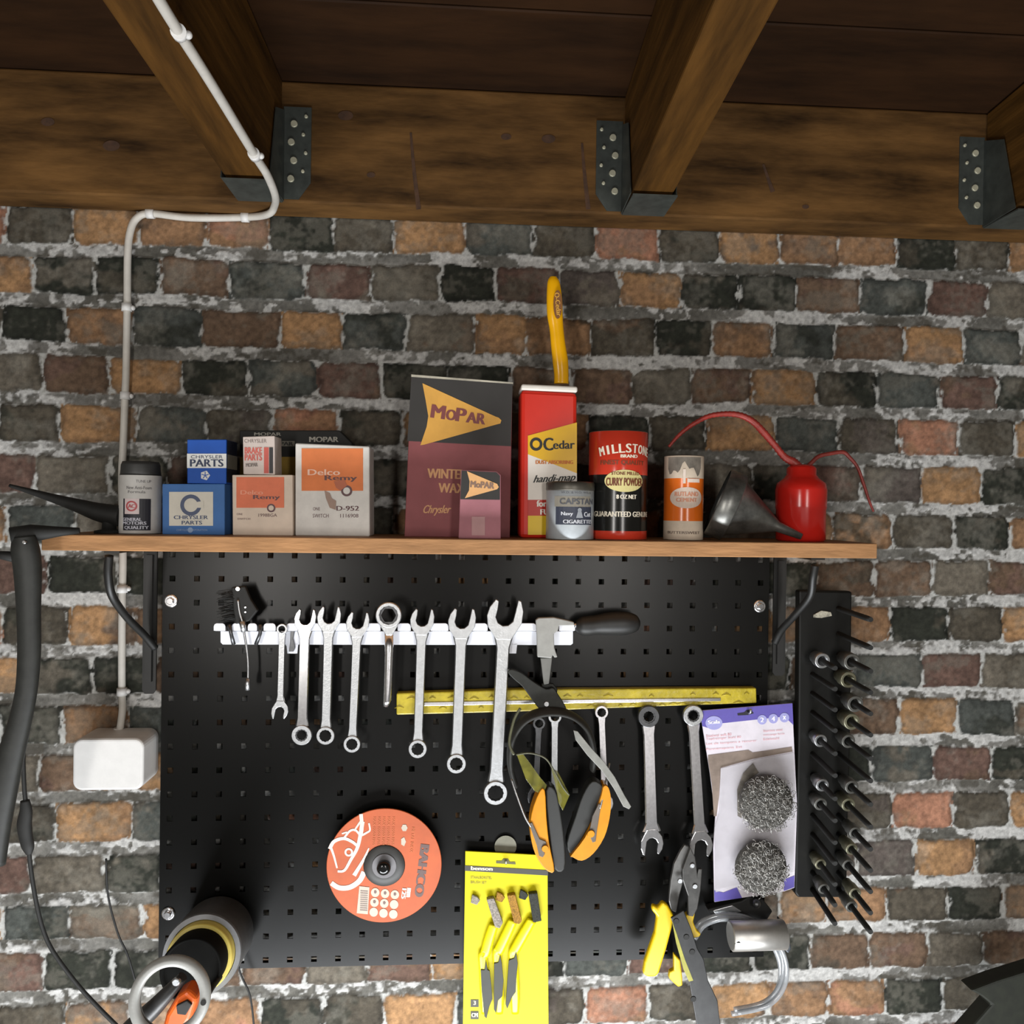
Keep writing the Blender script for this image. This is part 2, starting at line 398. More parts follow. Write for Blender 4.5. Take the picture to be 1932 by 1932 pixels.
# hangers
hl = ['galvanised joist hanger behind the white cable, left of centre', 'galvanised joist hanger above the red and yellow can', 'dim galvanised joist hanger near the top right corner']
for k, cx_ in enumerate(JO[1:]):
    t = Thing('joist_hanger', hl[k], 'joist hanger', (cx_, YL, ZB), 'joist hangers on the wall beam')
    hw = .0335; b = B()
    bx(b, cx_-hw, cx_+hw, YL-.082, YL-.001, ZB-.0016, ZB+.0006)
    for s in (-1, 1):
        xx = cx_+s*hw
        dx = -.075*XS
        ext(b, [(xx, YL-.001, ZB), (xx+dx, YL-.08, ZB+.002), (xx+dx*.6, YL-.05, ZB+.12), (xx, YL-.001, ZB+.14)], (s*.0016, 0, 0))
    t.part('strap', b, M_galv)
    for s in ((1,) if k == 0 else (-1,)):
        b = B(); x0 = cx_+s*hw; x1 = cx_+s*(hw+.042)
        ext(b, [(x0, YL-.0018, ZB+.004), (x1-s*.018, YL-.0018, ZB+.004), (x1, YL-.0018, ZB+.03), (x1, YL-.0018, ZB+.145), (x0, YL-.0018, ZB+.145)], (0, .0016, 0))
        fl = t.part('flange', b, M_galv)
        b = B()
        for i in range(4):
            for c in range(2):
                p = (x0+s*(.012+.018*c+(.004 if i % 2 else 0)), YL-.0018, ZB+.035+i*.028+c*.012)
                lathe(b, p, [(.0058 if c == 0 else .0032, 0), (.0048 if c == 0 else .002, .002)], 10, (0, -1, 0))
        t.part('nails', b, mat('zinc_nails', (176, 172, 150), .5, .3, var=.1), fl, 'bright round nail heads')
b = B(); nb = 9
for i in range(nb):
    ya = YL+.06-i*.25; yb = ya-.246
    f = lambda y: ZT+.001+(-(y-YL))*SL
    t = B(); ext(t, [(-.75, ya, f(ya)), (-.75, yb, f(yb)), (-.75, yb, f(yb)+.02), (-.75, ya, f(ya)+.02)], (2.5, 0, 0)); bev(t, .002, 1); merge(b, t)
struct('ceiling', b, W_deck)

b = B(); bx(b, -1.6, 2.6, -3.3, .1, -1.62, -1.56); struct('floor', b, mat('concrete_floor', (120, 118, 112), .8, var=.15, scale=6, bump=.2))
b = B(); bx(b, -1.6, 2.6, -3.3, -3.22, -1.56, 1.0); struct('wall_front', b, mat('pale_door_paint', (170, 166, 158), .7, var=.06, scale=5))
M_pl = mat('grey_wall_paint', (112, 108, 100), .85, var=.1, scale=5, bump=.2)
b = B(); bx(b, -.83, -.752, -3.22, .1, -1.56, 1.0); struct('wall_left', b, M_pl)
b = B(); bx(b, 1.752, 1.83, -3.22, .1, -1.56, 1.0); struct('wall_right', b, M_pl)
b = B(); bx(b, -.75, 1.75, YW-.004, YW+.06, -1.56, -.999); struct('wall_lower', b, M_pl)  # unseen plain wall added below the brick, down to the floor
# ============================================================ SHELF AND BOARD
YS = -0.155
zs = at(866, 1017, YS).z
zb_ = at(866, 1046, YS).z
xl, xr = at(78, 1024, YS).x, at(1655, 1040, YS).x
W_shelf = wood('shelf_pine', (172, 128, 88), (1.2, 5, 8), 8, .55, var=.18)
b = B(); bx(b, xl, xr, YS, YW-.003, zb_, zs); bev(b, .0012)
single('wall_shelf', 'long pale wooden shelf plank carrying the tins and boxes', 'shelf', b, W_shelf, (.5, YS, zb_))
# perforated board
PT = .038
X0b, X1b = at(303.5, 1400, 0).x, at(1449, 1250, 0).x
Z1b, Z0b = .012, at(870, 1818, 0).z
Z1b = zb_-.001+.0
def board():
    b = B(); hs = .0045; xs = [X0b]; cols = list(range(0, 26)); rows = list(range(0, 18))
    for i in cols: xs += [i*PT-hs, i*PT+hs]
    xs.append(X1b); zsn = [Z1b]
    rr = [j for j in rows if -j*PT+hs < Z1b-.002]
    for j in rr: zsn += [-j*PT+hs, -j*PT-hs]
    zsn.append(Z0b)
    V = {}
    def g(i, j, y):
        k = (i, j, y)
        if k not in V: V[k] = b.verts.new((xs[i], y, zsn[j]))
        return V[k]
    th = .0018
    for i in range(len(xs)-1):
        for j in range(len(zsn)-1):
            hole = (i % 2 == 1) and (j % 2 == 1)
            if hole:
                for (p, q) in (((i, j), (i+1, j)), ((i+1, j), (i+1, j+1)), ((i+1, j+1), (i, j+1)), ((i, j+1), (i, j))):
                    b.faces.new((g(*p, 0), g(*q, 0), g(*q, th), g(*p, th)))
            else:
                for y in (0, th): b.faces.new((g(i, j, y), g(i+1, j, y), g(i+1, j+1, y), g(i, j+1, y)))
    # folded rim
    bx(b, X0b, X0b+.0018, th, YW-.003, Z0b, Z1b); bx(b, X1b-.0018, X1b, th, YW-.003, Z0b, Z1b)
    bx(b, X0b+.002, X1b-.002, th, YW-.003, Z0b, Z0b+.0018)
    return b
M_board = mat('black_board_enamel', (8, 8, 7), .28, var=.15, scale=300, spec=.22)
bo = Thing('pegboard', 'large black perforated metal tool board under the shelf', 'pegboard', ((X0b+X1b)/2, 0, Z0b))
bo.part('panel', board(), M_board)
def bolt(px, py, label):
    p = at(px, py, -.002); b = B()
    lathe(b, (p.x, -.0004, p.z), [(.0105, 0), (.0105, .0012), (.0085, .002)], 20, (0, -1, 0))
    lathe(b, (p.x, -.0022, p.z), [(.0058, 0), (.0062, .003), (.005, .0045)], 6, (0, -1, 0))
    single('bolt', label, 'bolt', b, M_chrome, (p.x, -.0004, p.z), 'bolts holding the pegboard')
bolt(322, 1134, 'shiny bolt with washer at the top left of the black board')
bolt(1434, 1144, 'shiny bolt with washer at the top right of the black board')
bolt(317, 1725, 'shiny bolt with washer at the bottom left of the black board')
# brackets
def bracket(xa, xb, ybot, arm, label):
    xc = (at(xa, 1200, .012).x+at(xb, 1200, .012).x)/2; hw = .0105
    t = Thing('shelf_bracket', label, 'shelf bracket', (xc, YW, at(xa, ybot, .01).z), 'black brackets under the shelf')
    b = B(); z0 = at(xa, ybot, .0).z; z1 = zb_-.004
    pts = [(xc-hw, -.0042, z1), (xc-hw, -.0042, z0+.006), (xc-hw*.6, -.0042, z0), (xc+hw*.6, -.0042, z0), (xc+hw, -.0042, z0+.006), (xc+hw, -.0042, z1)]
    ext(b, pts, (0, .0035, 0)); bx(b, xc-hw*.5, xc+hw*.5, -.010, -.0045, z0+.02, z1-.01)
    t.part('upright', b, M_black)
    P = smooth_pts([tuple(at(x, y, Y)) for x, y, Y in arm], 6); b = B(); tube(b, P, .0058, 12)
    t.part('arm', b, M_black)
    b = B(); bx(b, xc-hw, xc+hw, YS+.012, -.012, zb_-.0038, zb_-.0004); t.part('top_plate', b, M_black)
# upright sits against the board edge, arm reaches out under the shelf
bracket(277, 302, 1308, [(206, 1048, -.135), (204, 1085, -.130), (212, 1125, -.115), (240, 1165, -.075), (272, 1198, -.035), (292, 1222, -.012)], 'black curved shelf bracket beside the white cable')
bracket(1452, 1474, 1274, [(1538, 1066, -.13), (1534, 1090, -.125), (1528, 1125, -.11), (1500, 1160, -.075), (1475, 1188, -.035), (1462, 1212, -.012)], 'black shelf bracket at the right edge of the board')

# ============================================================ WHITE CABLE AND SOCKET
YC = YW-.008
def under(px, py, gap=.0085):
    Yv = -.2
    for _ in range(40):
        zt = ZB+.002-gap+max(0, YL-.08-Yv)*SL+(0 if Yv < YL-.08 else -.002)
        d = RT*((px-PP)/F) + FW + UP*((PP-py)/F); Yv = CAMLOC.y+d.y*(zt-CAMLOC.z)/d.z
    return (px, py, Yv)
cab = [under(292, -16), under(300, 0), under(338, 62), under(400, 160), under(480, 292), under(504, 330, .0105), under(519, 368, .0105), (518, 388, -.035), (506, 404, -.012), (463, 410, YC), (360, 411, YC), (284, 403, YC),
       (258, 412, YC), (246, 436, YC), (241, 480, YC), (240, 580, YC), (238, 700, YC), (236, 747, YC), (233, 830, YC), (230, 900, YC), (231, 985, YC), (232, 1060, YC), (231, 1111, YC), (230, 1200, YC), (230, 1305, YC), (231, 1340, YC), (225, 1384, YC)]
M_cab = mat('white_cable_sheath', (196, 192, 184), .5, var=.05)
b = B(); tube(b, smooth_pts([tuple(at(*c)) for c in cab], 6), .0056, 12)
ct = Thing('white_cable', 'white round cable running from the joist down the brick wall to the box', 'cable', at(231, 1384, YC))
ct.part('sheath', b, M_cab)
for (x, y, Y) in (under(338, 62), under(480, 292), (463, 410, YC), (284, 403, YC), (239, 580, YC), (236, 747, YC), (231, 1111, YC), (230, 1305, YC)):
    p = at(x, y, Y); b = B(); hor = (y in (410, 403)); dg = y < 300
    d = Vector((1, 0, 0)) if hor else (Vector(at(x+30, y+52, Y+.1))-p).normalized() if dg else Vector((0, 0, 1))
    tube(b, [p-d*.006, p+d*.006], .0078, 14)
    q = p+(Vector((-.001, .003, .0075)) if hor else Vector((.008, .003, 0)))
    ball(b, q, .0042, 1, 1, 1, 10)
    ct.part('cable_clip', b, M_white)
# socket box, front nearer than the wall
Yf = YW-.062
b = B(); P = [(137, 1394), (271, 1394), (271, 1491), (137, 1491)]
c = [at(x, y, Yf) for x, y in P]; t_ = B()
ext(t_, [(c[0].x, Yf, c[0].z), (c[1].x, Yf, c[0].z), (c[1].x, Yf, c[2].z), (c[0].x, Yf, c[2].z)], (0, .0595, 0))
fixn(t_)
es = [e for e in t_.edges if abs((e.verts[0].co-e.verts[1].co).y) > .01]; bmesh.ops.bevel(t_, geom=es, offset=.014, segments=6, affect='EDGES', profile=.5)
es = [e for e in t_.edges if all(abs(v.co.y-Yf) < 1e-5 for v in e.verts)]; bmesh.ops.bevel(t_, geom=es, offset=.004, segments=3, affect='EDGES', profile=.5)
for f in t_.faces: f.smooth = False
sb = Thing('junction_box', 'white rounded plastic junction box on the wall left of the board', 'junction box', (c[0].x, YW, c[2].z))
sb.part('cover', t_, M_white)
b = B(); pc = at(222, 1378, YC); tube(b, [pc+Vector((0, 0, -.012)), pc+Vector((.001, 0, .004))], [.009, .0068], 14); sb.part('cable_gland', b, M_white)

# ============================================================ BOXES ON THE SHELF
def carton(name, label, cat, pts, Y, depth, m, base=None, bevel=.0012):
    z = zs if base is None else base
    P = [at(x, y, Y) for x, y in pts]; lo = min(p.z for p in P)
    for p in P:
        if p.z < lo+.012: p.z = z
    b = B(); ext(b, P, (0, depth, 0)); bev(b, bevel)
    cx = sum(p.x for p in P)/len(P)
    t = Thing(name, label, cat, (cx, Y+depth/2, z)); t.body = t.part('carton', b, m); t.top = max(p.z for p in P); t.f = lay(Y); t.f2 = lay(Y, .0009); t.f3 = lay(Y, .0013); return t
def dec(t, name, m, fn, parent=None):
    b = B(); fn(b); return t.part(name, b, m, parent or t.body)
CH1 = paper(70, 116, 178)
t1 = carton('parts_box', 'pale blue parts carton with a cream square label and ring emblem', 'box', [(306, 913), (424, 913), (424, 1006), (306, 1006)], -.10, .06, CH1)
dec(t1, 'label', paper(222, 217, 204), lambda b: flat(b, [(319, 928), (402, 928), (402, 992), (319, 992)], t1.f))
def em(b):
    f = t1.f2; ring_px(b, 360, 953, 20, 13, f, 28); text(b, 'CHRYSLER', 360, 976, 64, 7, f, bold=.4); text(b, 'PARTS', 362, 986, 38, 7, f, bold=.4)
dec(t1, 'lettering', ink(70, 82, 112), em)
dec(t1, 'logo_gap', paper(222, 217, 204), lambda b: flat(b, [(366, 948), (384, 945), (384, 958), (366, 958)], t1.f3))
dec(t1, 'bottom_print', ink(150, 175, 212), lambda b: (disc_px(b, 359, 1000, 5, 5, t1.f), text(b, 'CHRYSLER CORPORATION', 362, 1000, 58, 4, t1.f)))
t2 = carton('parts_box', 'small deep blue parts carton stacked on the pale blue carton', 'box', [(353, 829), (427, 829), (427, 911), (353, 911)], -.095, .055, paper(34, 84, 172), t1.top)
dec(t2, 'label', paper(226, 226, 222), lambda b: flat(b, [(352.8, 856), (427.2, 856), (427.2, 883), (352.8, 883)], t2.f))
dec(t2, 'lettering', ink(36, 48, 78), lambda b: (text(b, 'CHRYSLER', 390, 862, 60, 6, t2.f2), text(b, 'PARTS', 390, 873.5, 62, 14, t2.f2, bold=.8)))
def pent(b):
    disc_px(b, 387, 897, 9.5, 9.5, t2.f, 5)
dec(t2, 'star_emblem', paper(226, 226, 222), pent)
dec(t2, 'star', ink(40, 90, 175), lambda b: [stroke(b, [(387, 897), (387+7*math.cos(a), 897+7*math.sin(a))], 1.6, t2.f2) for a in [math.radians(-90+72*k) for k in range(5)]])
def side(t, pts_y, Y0, Y1, x_px, m, name, e=.0006):
    x = at(x_px, 870, Y0).x+e; za, zb2 = at(x_px, pts_y[0], Y0).z, at(x_px, pts_y[1], Y0).z; b = B()
    b.faces.new([b.verts.new(p) for p in ((x, Y0+.0015, za), (x, Y1, za), (x, Y1, zb2), (x, Y0+.0015, zb2))]); t.part(name, b, m, t.body)
side(t2, (830, 910), -.095, -.042, 427, ink(16, 24, 44), 'side_panel'); side(t2, (857, 884), -.095, -.042, 427, ink(120, 118, 108), 'side_band', .0010)
t3 = carton('switch_box', 'small cream and orange carton beside the pale blue carton', 'box', [(438, 896), (552, 896), (553, 1006), (439, 1006)], -.10, .055, paper(226, 208, 190))
dec(t3, 'label', paper(232, 128, 94), lambda b: flat(b, [(446, 900), (536, 900), (536, 958), (446, 958)], t3.f))
dec(t3, 'lettering', ink(96, 62, 66), lambda b: (text(b, 'Remy', 503, 939, 50, 10, t3.f2, bold=.6), ring_px(b, 511.5, 958.5, 8, 4.5, t3.f2), text(b, 'ONE', 452, 970, 11, 3.5, t3.f), text(b, 'SWITCH', 460, 979, 24, 3.5, t3.f), text(b, '1998BGA', 505, 972, 35, 6, t3.f)))
dec(t3, 'white_lettering', ink(240, 160, 130), lambda b: text(b, 'Delco', 475, 929, 42, 8, t3.f2, bold=.4))
dec(t3, 'logo_hole', paper(226, 208, 190), lambda b: disc_px(b, 511.5, 958.5, 5, 5, t3.f3))
t4 = carton('brake_parts_box', 'little white carton with red print stacked on the small cream carton', 'box', [(458, 824), (518, 822), (519, 894), (459, 894)], -.095, .045, paper(214, 200, 192), t3.top)
dec(t4, 'lettering', ink(206, 96, 84), lambda b: (text(b, 'BRAKE', 478, 850, 32, 12, t4.f, bold=.6), text(b, 'PARTS', 478, 863, 32, 12, t4.f, bold=.6)))
dec(t4, 'red_stripe', ink(204, 92, 80), lambda b: flat(b, [(498, 844), (507, 844), (507, 893), (498, 893)], t4.f))
dec(t4, 'black_stripe', ink(44, 42, 44), lambda b: flat(b, [(508, 844), (515, 844), (515, 893), (508, 893)], t4.f))
dec(t4, 'grey_lettering', ink(128, 116, 110), lambda b: (text(b, 'CHRYSLER', 482, 832, 42, 7, t4.f), text(b, 'MOPAR', 475, 877, 22, 7, t4.f, -3, bold=.5)))
t5 = carton('switch_box', 'larger stained white and orange carton with torn print', 'box', [(557, 836), (697, 842), (698, 1000), (694, 1006), (560, 1006), (557, 1000)], -.095, .06, paper(226, 222, 216, .1), bevel=.002)
dec(t5, 'label', paper(228, 130, 76), lambda b: flat(b, [(569, 846), (685, 846), (685, 926), (569, 926)], t5.f))
dec(t5, 'lettering', ink(94, 58, 60), lambda b: (text(b, 'Remy', 643, 903, 60, 12, t5.f2, bold=.8), ring_px(b, 654, 926, 10.5, 6, t5.f2), text(b, 'D-952', 656, 959, 42, 9, t5.f, bold=.5), text(b, 'ONE', 597, 960, 13, 6, t5.f), text(b, 'SWITCH', 605, 973, 30, 7, t5.f), text(b, '1116908', 659, 973, 34, 7, t5.f)))
dec(t5, 'white_lettering', ink(244, 200, 176), lambda b: text(b, 'Delco', 611, 891, 60, 11, t5.f2, bold=.6))
dec(t5, 'logo_hole', paper(226, 222, 216), lambda b: disc_px(b, 654, 926, 6.5, 6.5, t5.f3))
dec(t5, 'brown_stain', paper(168, 142, 128), lambda b: flat(b, [(612, 925), (622, 930), (626, 940), (634, 945), (633, 962), (622, 958), (615, 940)], t5.f3))
dec(t5, 'grey_stain', paper(190, 112, 84), lambda b: flat(b, [(630, 908), (650, 905), (655, 916), (642, 926), (634, 920)], t5.f3))
# long dark carton behind
t6 = carton('long_parts_box', 'long black carton with an ochre band standing behind the orange cartons', 'box', [(452, 812), (640, 812), (664, 836), (664, 1004), (452, 1004)], -.026, .04, paper(26, 26, 24))
dec(t6, 'ochre_band', paper(134, 108, 40), lambda b: flat(b, [(452.5, 862), (663, 862), (663, 906), (452.5, 906)], t6.f))
dec(t6, 'white_band', paper(120, 116, 106), lambda b: flat(b, [(520, 832), (556, 832), (556, 842), (520, 842)], t6.f))
dec(t6, 'lettering', ink(150, 146, 136), lambda b: (text(b, 'MOPAR', 611, 829, 54, 10, t6.f2, bold=.8), text(b, 'MOPAR', 505, 819, 50, 6, t6.f2, bold=.5)))
dec(t6, 'black_lettering', ink(30, 30, 28), lambda b: text(b, 'PAR', 541, 837, 24, 7, t6.f2, bold=.5))
# big arrow box
MP = paper(140, 78, 80); MK = paper(54, 52, 50)
t7 = carton('winter_wax_box', 'tall maroon and black carton with a big yellow arrowhead emblem', 'box', [(776, 707), (967, 722), (962, 1009), (763, 1009)], -.085, .05, MP)
dec(t7, 'black_panel', MK, lambda b: flat(b, [(776.3, 708), (967, 723), (964, 842), (768.5, 832)], t7.f))
dec(t7, 'arrowhead', paper(214, 160, 74), lambda b: flat(b, [(797, 723), (935, 786), (941, 788), (946, 793), (944, 799), (936, 801), (800, 839), (793, 840), (805, 805), (808, 785), (803, 755)], t7.f2))
dec(t7, 'lettering', ink(122, 58, 56), lambda b: (text(b, 'M', 827, 777, 24, 25, t7.f3, 8, bold=2), text(b, 'O', 851, 783, 17, 20, t7.f3, 8, bold=1.6), text(b, 'P', 870, 783, 17, 25, t7.f3, 8, bold=2), text(b, 'AR', 898, 789, 34, 20, t7.f3, 7, bold=1.6)))
dec(t7, 'gold_lettering', ink(206, 150, 100), lambda b: (text(b, 'WINTER', 843, 894, 72, 18, t7.f, 2, bold=1), text(b, 'WAX', 852, 921, 48, 18, t7.f, 2, bold=1), text(b, 'Chrysler', 825, 963, 52, 20, t7.f, 0, .5, .5)))
dec(t7, 'worn_top_edge', paper(170, 164, 148, .3), lambda b: flat(b, [(776, 706.5), (968, 721.5), (968, 724.5), (776, 711)], t7.f2))
t8 = carton('small_parts_box', 'small pinkish maroon carton with yellow arrowhead in front of the tall one', 'box', [(870, 886), (937, 889), (945, 896), (945, 1012), (865, 1012)], -.135, .04, paper(166, 108, 116))
dec(t8, 'black_panel', MK, lambda b: flat(b, [(871, 888), (936, 891), (943.5, 898), (943, 943), (868.5, 942)], t8.f))
dec(t8, 'arrowhead', paper(224, 172, 116), lambda b: flat(b, [(881, 889), (938, 913), (941, 919), (938, 923), (877, 940), (885, 925), (886, 908)], t8.f2))
dec(t8, 'lettering', ink(132, 104, 88), lambda b: text(b, 'MoPAR', 910, 915, 44, 12, t8.f3, 4, bold=.9))
dec(t8, 'tape_patch', paper(182, 140, 140), lambda b: flat(b, [(890, 975), (915, 975), (915, 1010), (890, 1010)], t8.f))
# polish can with white lid
YO = -.10
t9 = carton('polish_tin', 'tall flat red, yellow and white tin with a white lid', 'tin', [(983, 735), (1089, 741), (1089, 1010), (981, 1010)], YO, .055, satin(200, 44, 30), bevel=.006)
t9.body['label'] = 'red painted tin body'
def quad(b, *p): flat(b, p, t9.f)
dec(t9, 'yellow_panel', satin(222, 172, 20), lambda b: flat(b, [(996, 822), (1088.5, 797), (1088.5, 893), (996, 857)], t9.f))
dec(t9, 'white_panel', satin(224, 216, 206), lambda b: flat(b, [(996, 857), (1088.5, 893), (1088.5, 945), (996, 945)], t9.f))
dec(t9, 'red_panel', satin(186, 52, 40), lambda b: flat(b, [(996, 943), (1088.5, 943), (1088.5, 975), (996, 975)], t9.f2))
dec(t9, 'lower_yellow_panel', satin(222, 186, 40), lambda b: flat(b, [(996, 973), (1088.5, 973), (1088.5, 1009), (996, 1009)], t9.f3))
dec(t9, 'lettering', ink(26, 24, 20), lambda b: (ring_px(b, 1011.5, 838, 12, 6.8, t9.f2, sy=1.05), text(b, '.', 1025.5, 838, 2.5, 2.5, t9.f2), text(b, 'C', 1034.5, 838, 17, 24, t9.f2, bold=1.2), text(b, 'edar', 1064, 839, 40, 16, t9.f2, -1, bold=.8), text(b, 'handi-map', 1046, 904, 80, 18, t9.f2, -3, .5, .6)))
dec(t9, 'orange_lettering', ink(196, 110, 30), lambda b: text(b, 'DUST ABSORBING', 1046, 872, 70, 7, t9.f2, bold=.6))
dec(t9, 'white_lettering', ink(232, 226, 216), lambda b: (text(b, 'for', 1022, 950, 18, 12, t9.f3, bold=.8), text(b, 'FURN', 1037, 966, 34, 10, t9.f3, bold=.8)))
b = B(); P = [at(x, y, YO-.003) for x, y in ((984, 724), (1090, 729), (1090, 740), (983, 735))]
ext(b, P, (0, .061, 0)); bev(b, .003, 3); t9.part('lid', b, mat('white_lid', (222, 216, 206), .4, var=.03), label='white metal lid')
# yellow handle standing in the tin
def yh():
    Y = -.075; pts = [(1044, 522, 6), (1044, 530, 11), (1045, 545, 13.5), (1046, 570, 15), (1047, 595, 15), (1050, 620, 13.5), (1053, 650, 14), (1057, 680, 15), (1059, 705, 14), (1059, 724, 14)]
    s = smooth_pts(pts, 5); b = B(); tube(b, [at(x, y, Y) for x, y, r in s], [r*mpp(Y) for x, y, r in s], 18, flat=(.55, 1)); return b
th = Thing('yellow_handle', 'bright yellow plastic duster handle sticking up above the white lid', 'handle', at(1059, 724, -.075))
hb = th.part('grip', yh(), gloss(228, 166, 10))
b = B(); e = lambda x, y: at(x, y, -.075)+Vector((0, -.0072-.0012, 0)); disc_px(b, 1051, 577, 8, 27, e); th.part('oval_badge', b, ink(120, 74, 30), hb, 'brown oval badge')
b = B(); e2 = lambda x, y: at(x, y, -.075)+Vector((0, -.0088, 0)); text(b, 'O-Cedar', 1051.5, 577, 44, 9, e2, 84, bold=.4); th.part('lettering', b, ink(212, 158, 60), hb)

# ---------------------------------------------------------- round tins
def tin(name, label, cat, xl_, xr_, ytop, Yc, bands, mats, rim=None, rimw=.0012, lidpart=None):
    """bands: list of (photo y of the lower edge, material index) going down from ytop"""
    xc = (xl_+xr_)/2; c0 = at(xc, 950, Yc); r = (xr_-xl_)/2*mpp(Yc)*.995; Yfr = Yc-r
    zt = at(xc, ytop, Yfr).z; edges = [zt]+[max(at(xc, y, Yfr).z, zs) for y, k in bands]; edges[-1] = zs
    prof = [(r*.88, zt-zs-.003), (r*.95, zt-zs-.003), (r*.97, zt-zs), (r, zt-zs-.001)]; mis = [len(mats)-1]*3
    for i, (y, k) in enumerate(bands):
        prof.append((r, edges[i+1]-zs+(0.001 if i == len(bands)-1 else 0))); mis.append(k)
    prof += [(r*.97, 0)]; mis.append(len(mats)-1)
    b = B(); lathe(b, (c0.x, Yc, zs), prof, 56, mis=mis)
    t = Thing(name, label, cat, (c0.x, Yc, zs)); t.body = t.part('body', b, mats); t.c = (c0.x, Yc); t.r = r; t.px = xc; t.k = mpp(Yfr)
    t.th0 = math.atan2(CAMLOC.x-c0.x, -(CAMLOC.y-Yc))
    def f(x, y, e=.0004):
        a = (x-xc)*t.k/r+0.0; z = at(xc, y, Yfr).z; R = r+e; a0 = -t.th0 if False else 0
        # angle measured from the side facing the viewer
        va = math.atan2(CAMLOC.x-c0.x, Yc-CAMLOC.y)
        return Vector((c0.x+R*math.sin(a+va), Yc-R*math.cos(a+va), z))
    t.f = f; t.f2 = lambda x, y: f(x, y, .0008); t.f3 = lambda x, y: f(x, y, .0012); return t
def patch(b, pts_fn, nx, ny, f):
    V = [[b.verts.new(f(*pts_fn(i/nx, j/ny))) for i in range(nx+1)] for j in range(ny+1)]
    for j in range(ny):
        for i in range(nx): b.faces.new((V[j][i], V[j][i+1], V[j+1][i+1], V[j+1][i]))
def rect(b, x0, y0, x1, y1, f, n=10): patch(b, lambda u, v: (x0+(x1-x0)*u, y0+(y1-y0)*v), n, 1, f)
def oval(b, cx, cy, rx, ry, f, n=16):
    patch(b, lambda u, v: (cx-rx*math.cos(math.pi*u), cy+(2*v-1)*ry*math.sin(math.pi*u)), n, 6, f)
RIM = mat('tin_rim', (150, 146, 136), .35, .8, var=.1)
a1 = tin('additive_can', 'white and black labelled can with a dark cap at the left end', 'can', 229, 301, 895, -.085, [(1003, 0)], [mat('white_label', (206, 204, 200), .5, var=.05), M_dark])
b = B(); zc = at(265, 897, -.12).z; r = a1.r
lathe(b, (*a1.c, zc), [(r*.97, 0), (r*.95, .006), (r*.93, at(265, 872, -.12).z-zc-.003), (r*.86, at(265, 869, -.12).z-zc)], 32); a1.part('cap', b, M_dark, label='dark cap')
dec(a1, 'black_panel', ink(34, 34, 44), lambda b: (rect(b, 233, 941, 283, 1001, a1.f)))
dec(a1, 'red_badge', ink(222, 205, 205), lambda b: rect(b, 237, 941, 263, 970, a1.f2))
dec(a1, 'badge_ring', ink(190, 84, 88), lambda b: ring_px(b, 250, 955, 10, 7, a1.f3) and text(b, 'AC', 250, 955, 11, 7, a1.f3, bold=.5))
dec(a1, 'lettering', ink(96, 94, 96), lambda b: (text(b, 'TUNE UP', 270, 908, 26, 5, a1.f), text(b, 'New Anti-Foam', 262, 920, 44, 6, a1.f), text(b, 'Formula', 258, 928, 30, 5, a1.f)))
dec(a1, 'white_lettering', ink(196, 196, 208), lambda b: (text(b, 'GENERAL', 250, 980, 34, 6, a1.f2, bold=.4), text(b, 'MOTORS', 254, 987, 42, 6, a1.f2, bold=.4), text(b, 'QUALITY', 258, 996, 42, 7, a1.f2, bold=.4)))
a2 = tin('cigarette_tin', 'short pale silver cigarette tin with a dark lid in front of the red tin', 'tin', 1030, 1121, 922, -.118, [(1011, 0)], [mat('pale_tin_print', (178, 184, 188), .4, .2, var=.06), RIM])
b = B(); zc = at(1075, 924, -.15).z; zt_ = at(1075, 908, -.15).z; r = a2.r
lathe(b, (*a2.c, zc), [(r*1.0, -.001), (r*1.02, .001), (r*1.02, zt_-zc-.002), (r*.97, zt_-zc), (r*.2, zt_-zc)], 48); a2.part('lid', b, mat('aged_lid', (84, 80, 72), .4, .5, var=.2), label='darkened metal lid')
dec(a2, 'tan_band', paper(140, 134, 122), lambda b: rect(b, 1044, 936, 1121, 956, a2.f))
dec(a2, 'navy_band', ink(54, 58, 72), lambda b: rect(b, 1047, 956, 1124, 990, a2.f))
dec(a2, 'lettering', ink(82, 84, 90), lambda b: (text(b, 'CAPSTAN', 1092, 946, 72, 11, a2.f2, bold=.5), text(b, 'W.D. & H.O. WILLS', 1090, 929, 64, 4, a2.f)))
dec(a2, 'white_lettering', ink(206, 208, 214), lambda b: (text(b, 'Navy', 1070, 970, 22, 9, a2.f2, bold=.5), text(b, 'Cut', 1112, 970, 16, 9, a2.f2, bold=.5), text(b, 'CIGARETTES', 1094, 984, 62, 7, a2.f2, bold=.5)))
dec(a2, 'emblem', ink(150, 154, 160), lambda b: (disc_px(b, 1094, 962, 4, 4, a2.f3), flat(b, [(1091, 963), (1097, 963), (1101, 977), (1087, 977)], a2.f3)))
RED = gloss(204, 60, 40); BLK = gloss(20, 20, 18)
a3 = tin('curry_powder_tin', 'tall red and black curry powder tin with a cream oval', 'tin', 1109, 1221, 811, -.095, [(895, 0), (1002, 1), (1012, 0)], [RED, BLK, RIM])
dec(a3, 'cream_oval', paper(216, 204, 140), lambda b: oval(b, 1179, 907, 40, 21, a3.f))
dec(a3, 'lettering', ink(226, 216, 196), lambda b: ([text(b, ch, 1132+i*13.3, 852-7*math.sin((i+.5)/9*math.pi), 10 if ch != 'I' else 3, 17, a3.f, -14+i*3.2, bold=.9) for i, ch in enumerate('MILLSTONE')], text(b, 'BRAND', 1187, 860, 34, 6, a3.f, bold=.6), text(b, 'GUARANTEED GENUINE', 1180, 970, 130, 10, a3.f, bold=.6), text(b, '8 OZ NET', 1183, 937, 40, 8, a3.f, bold=.6)))
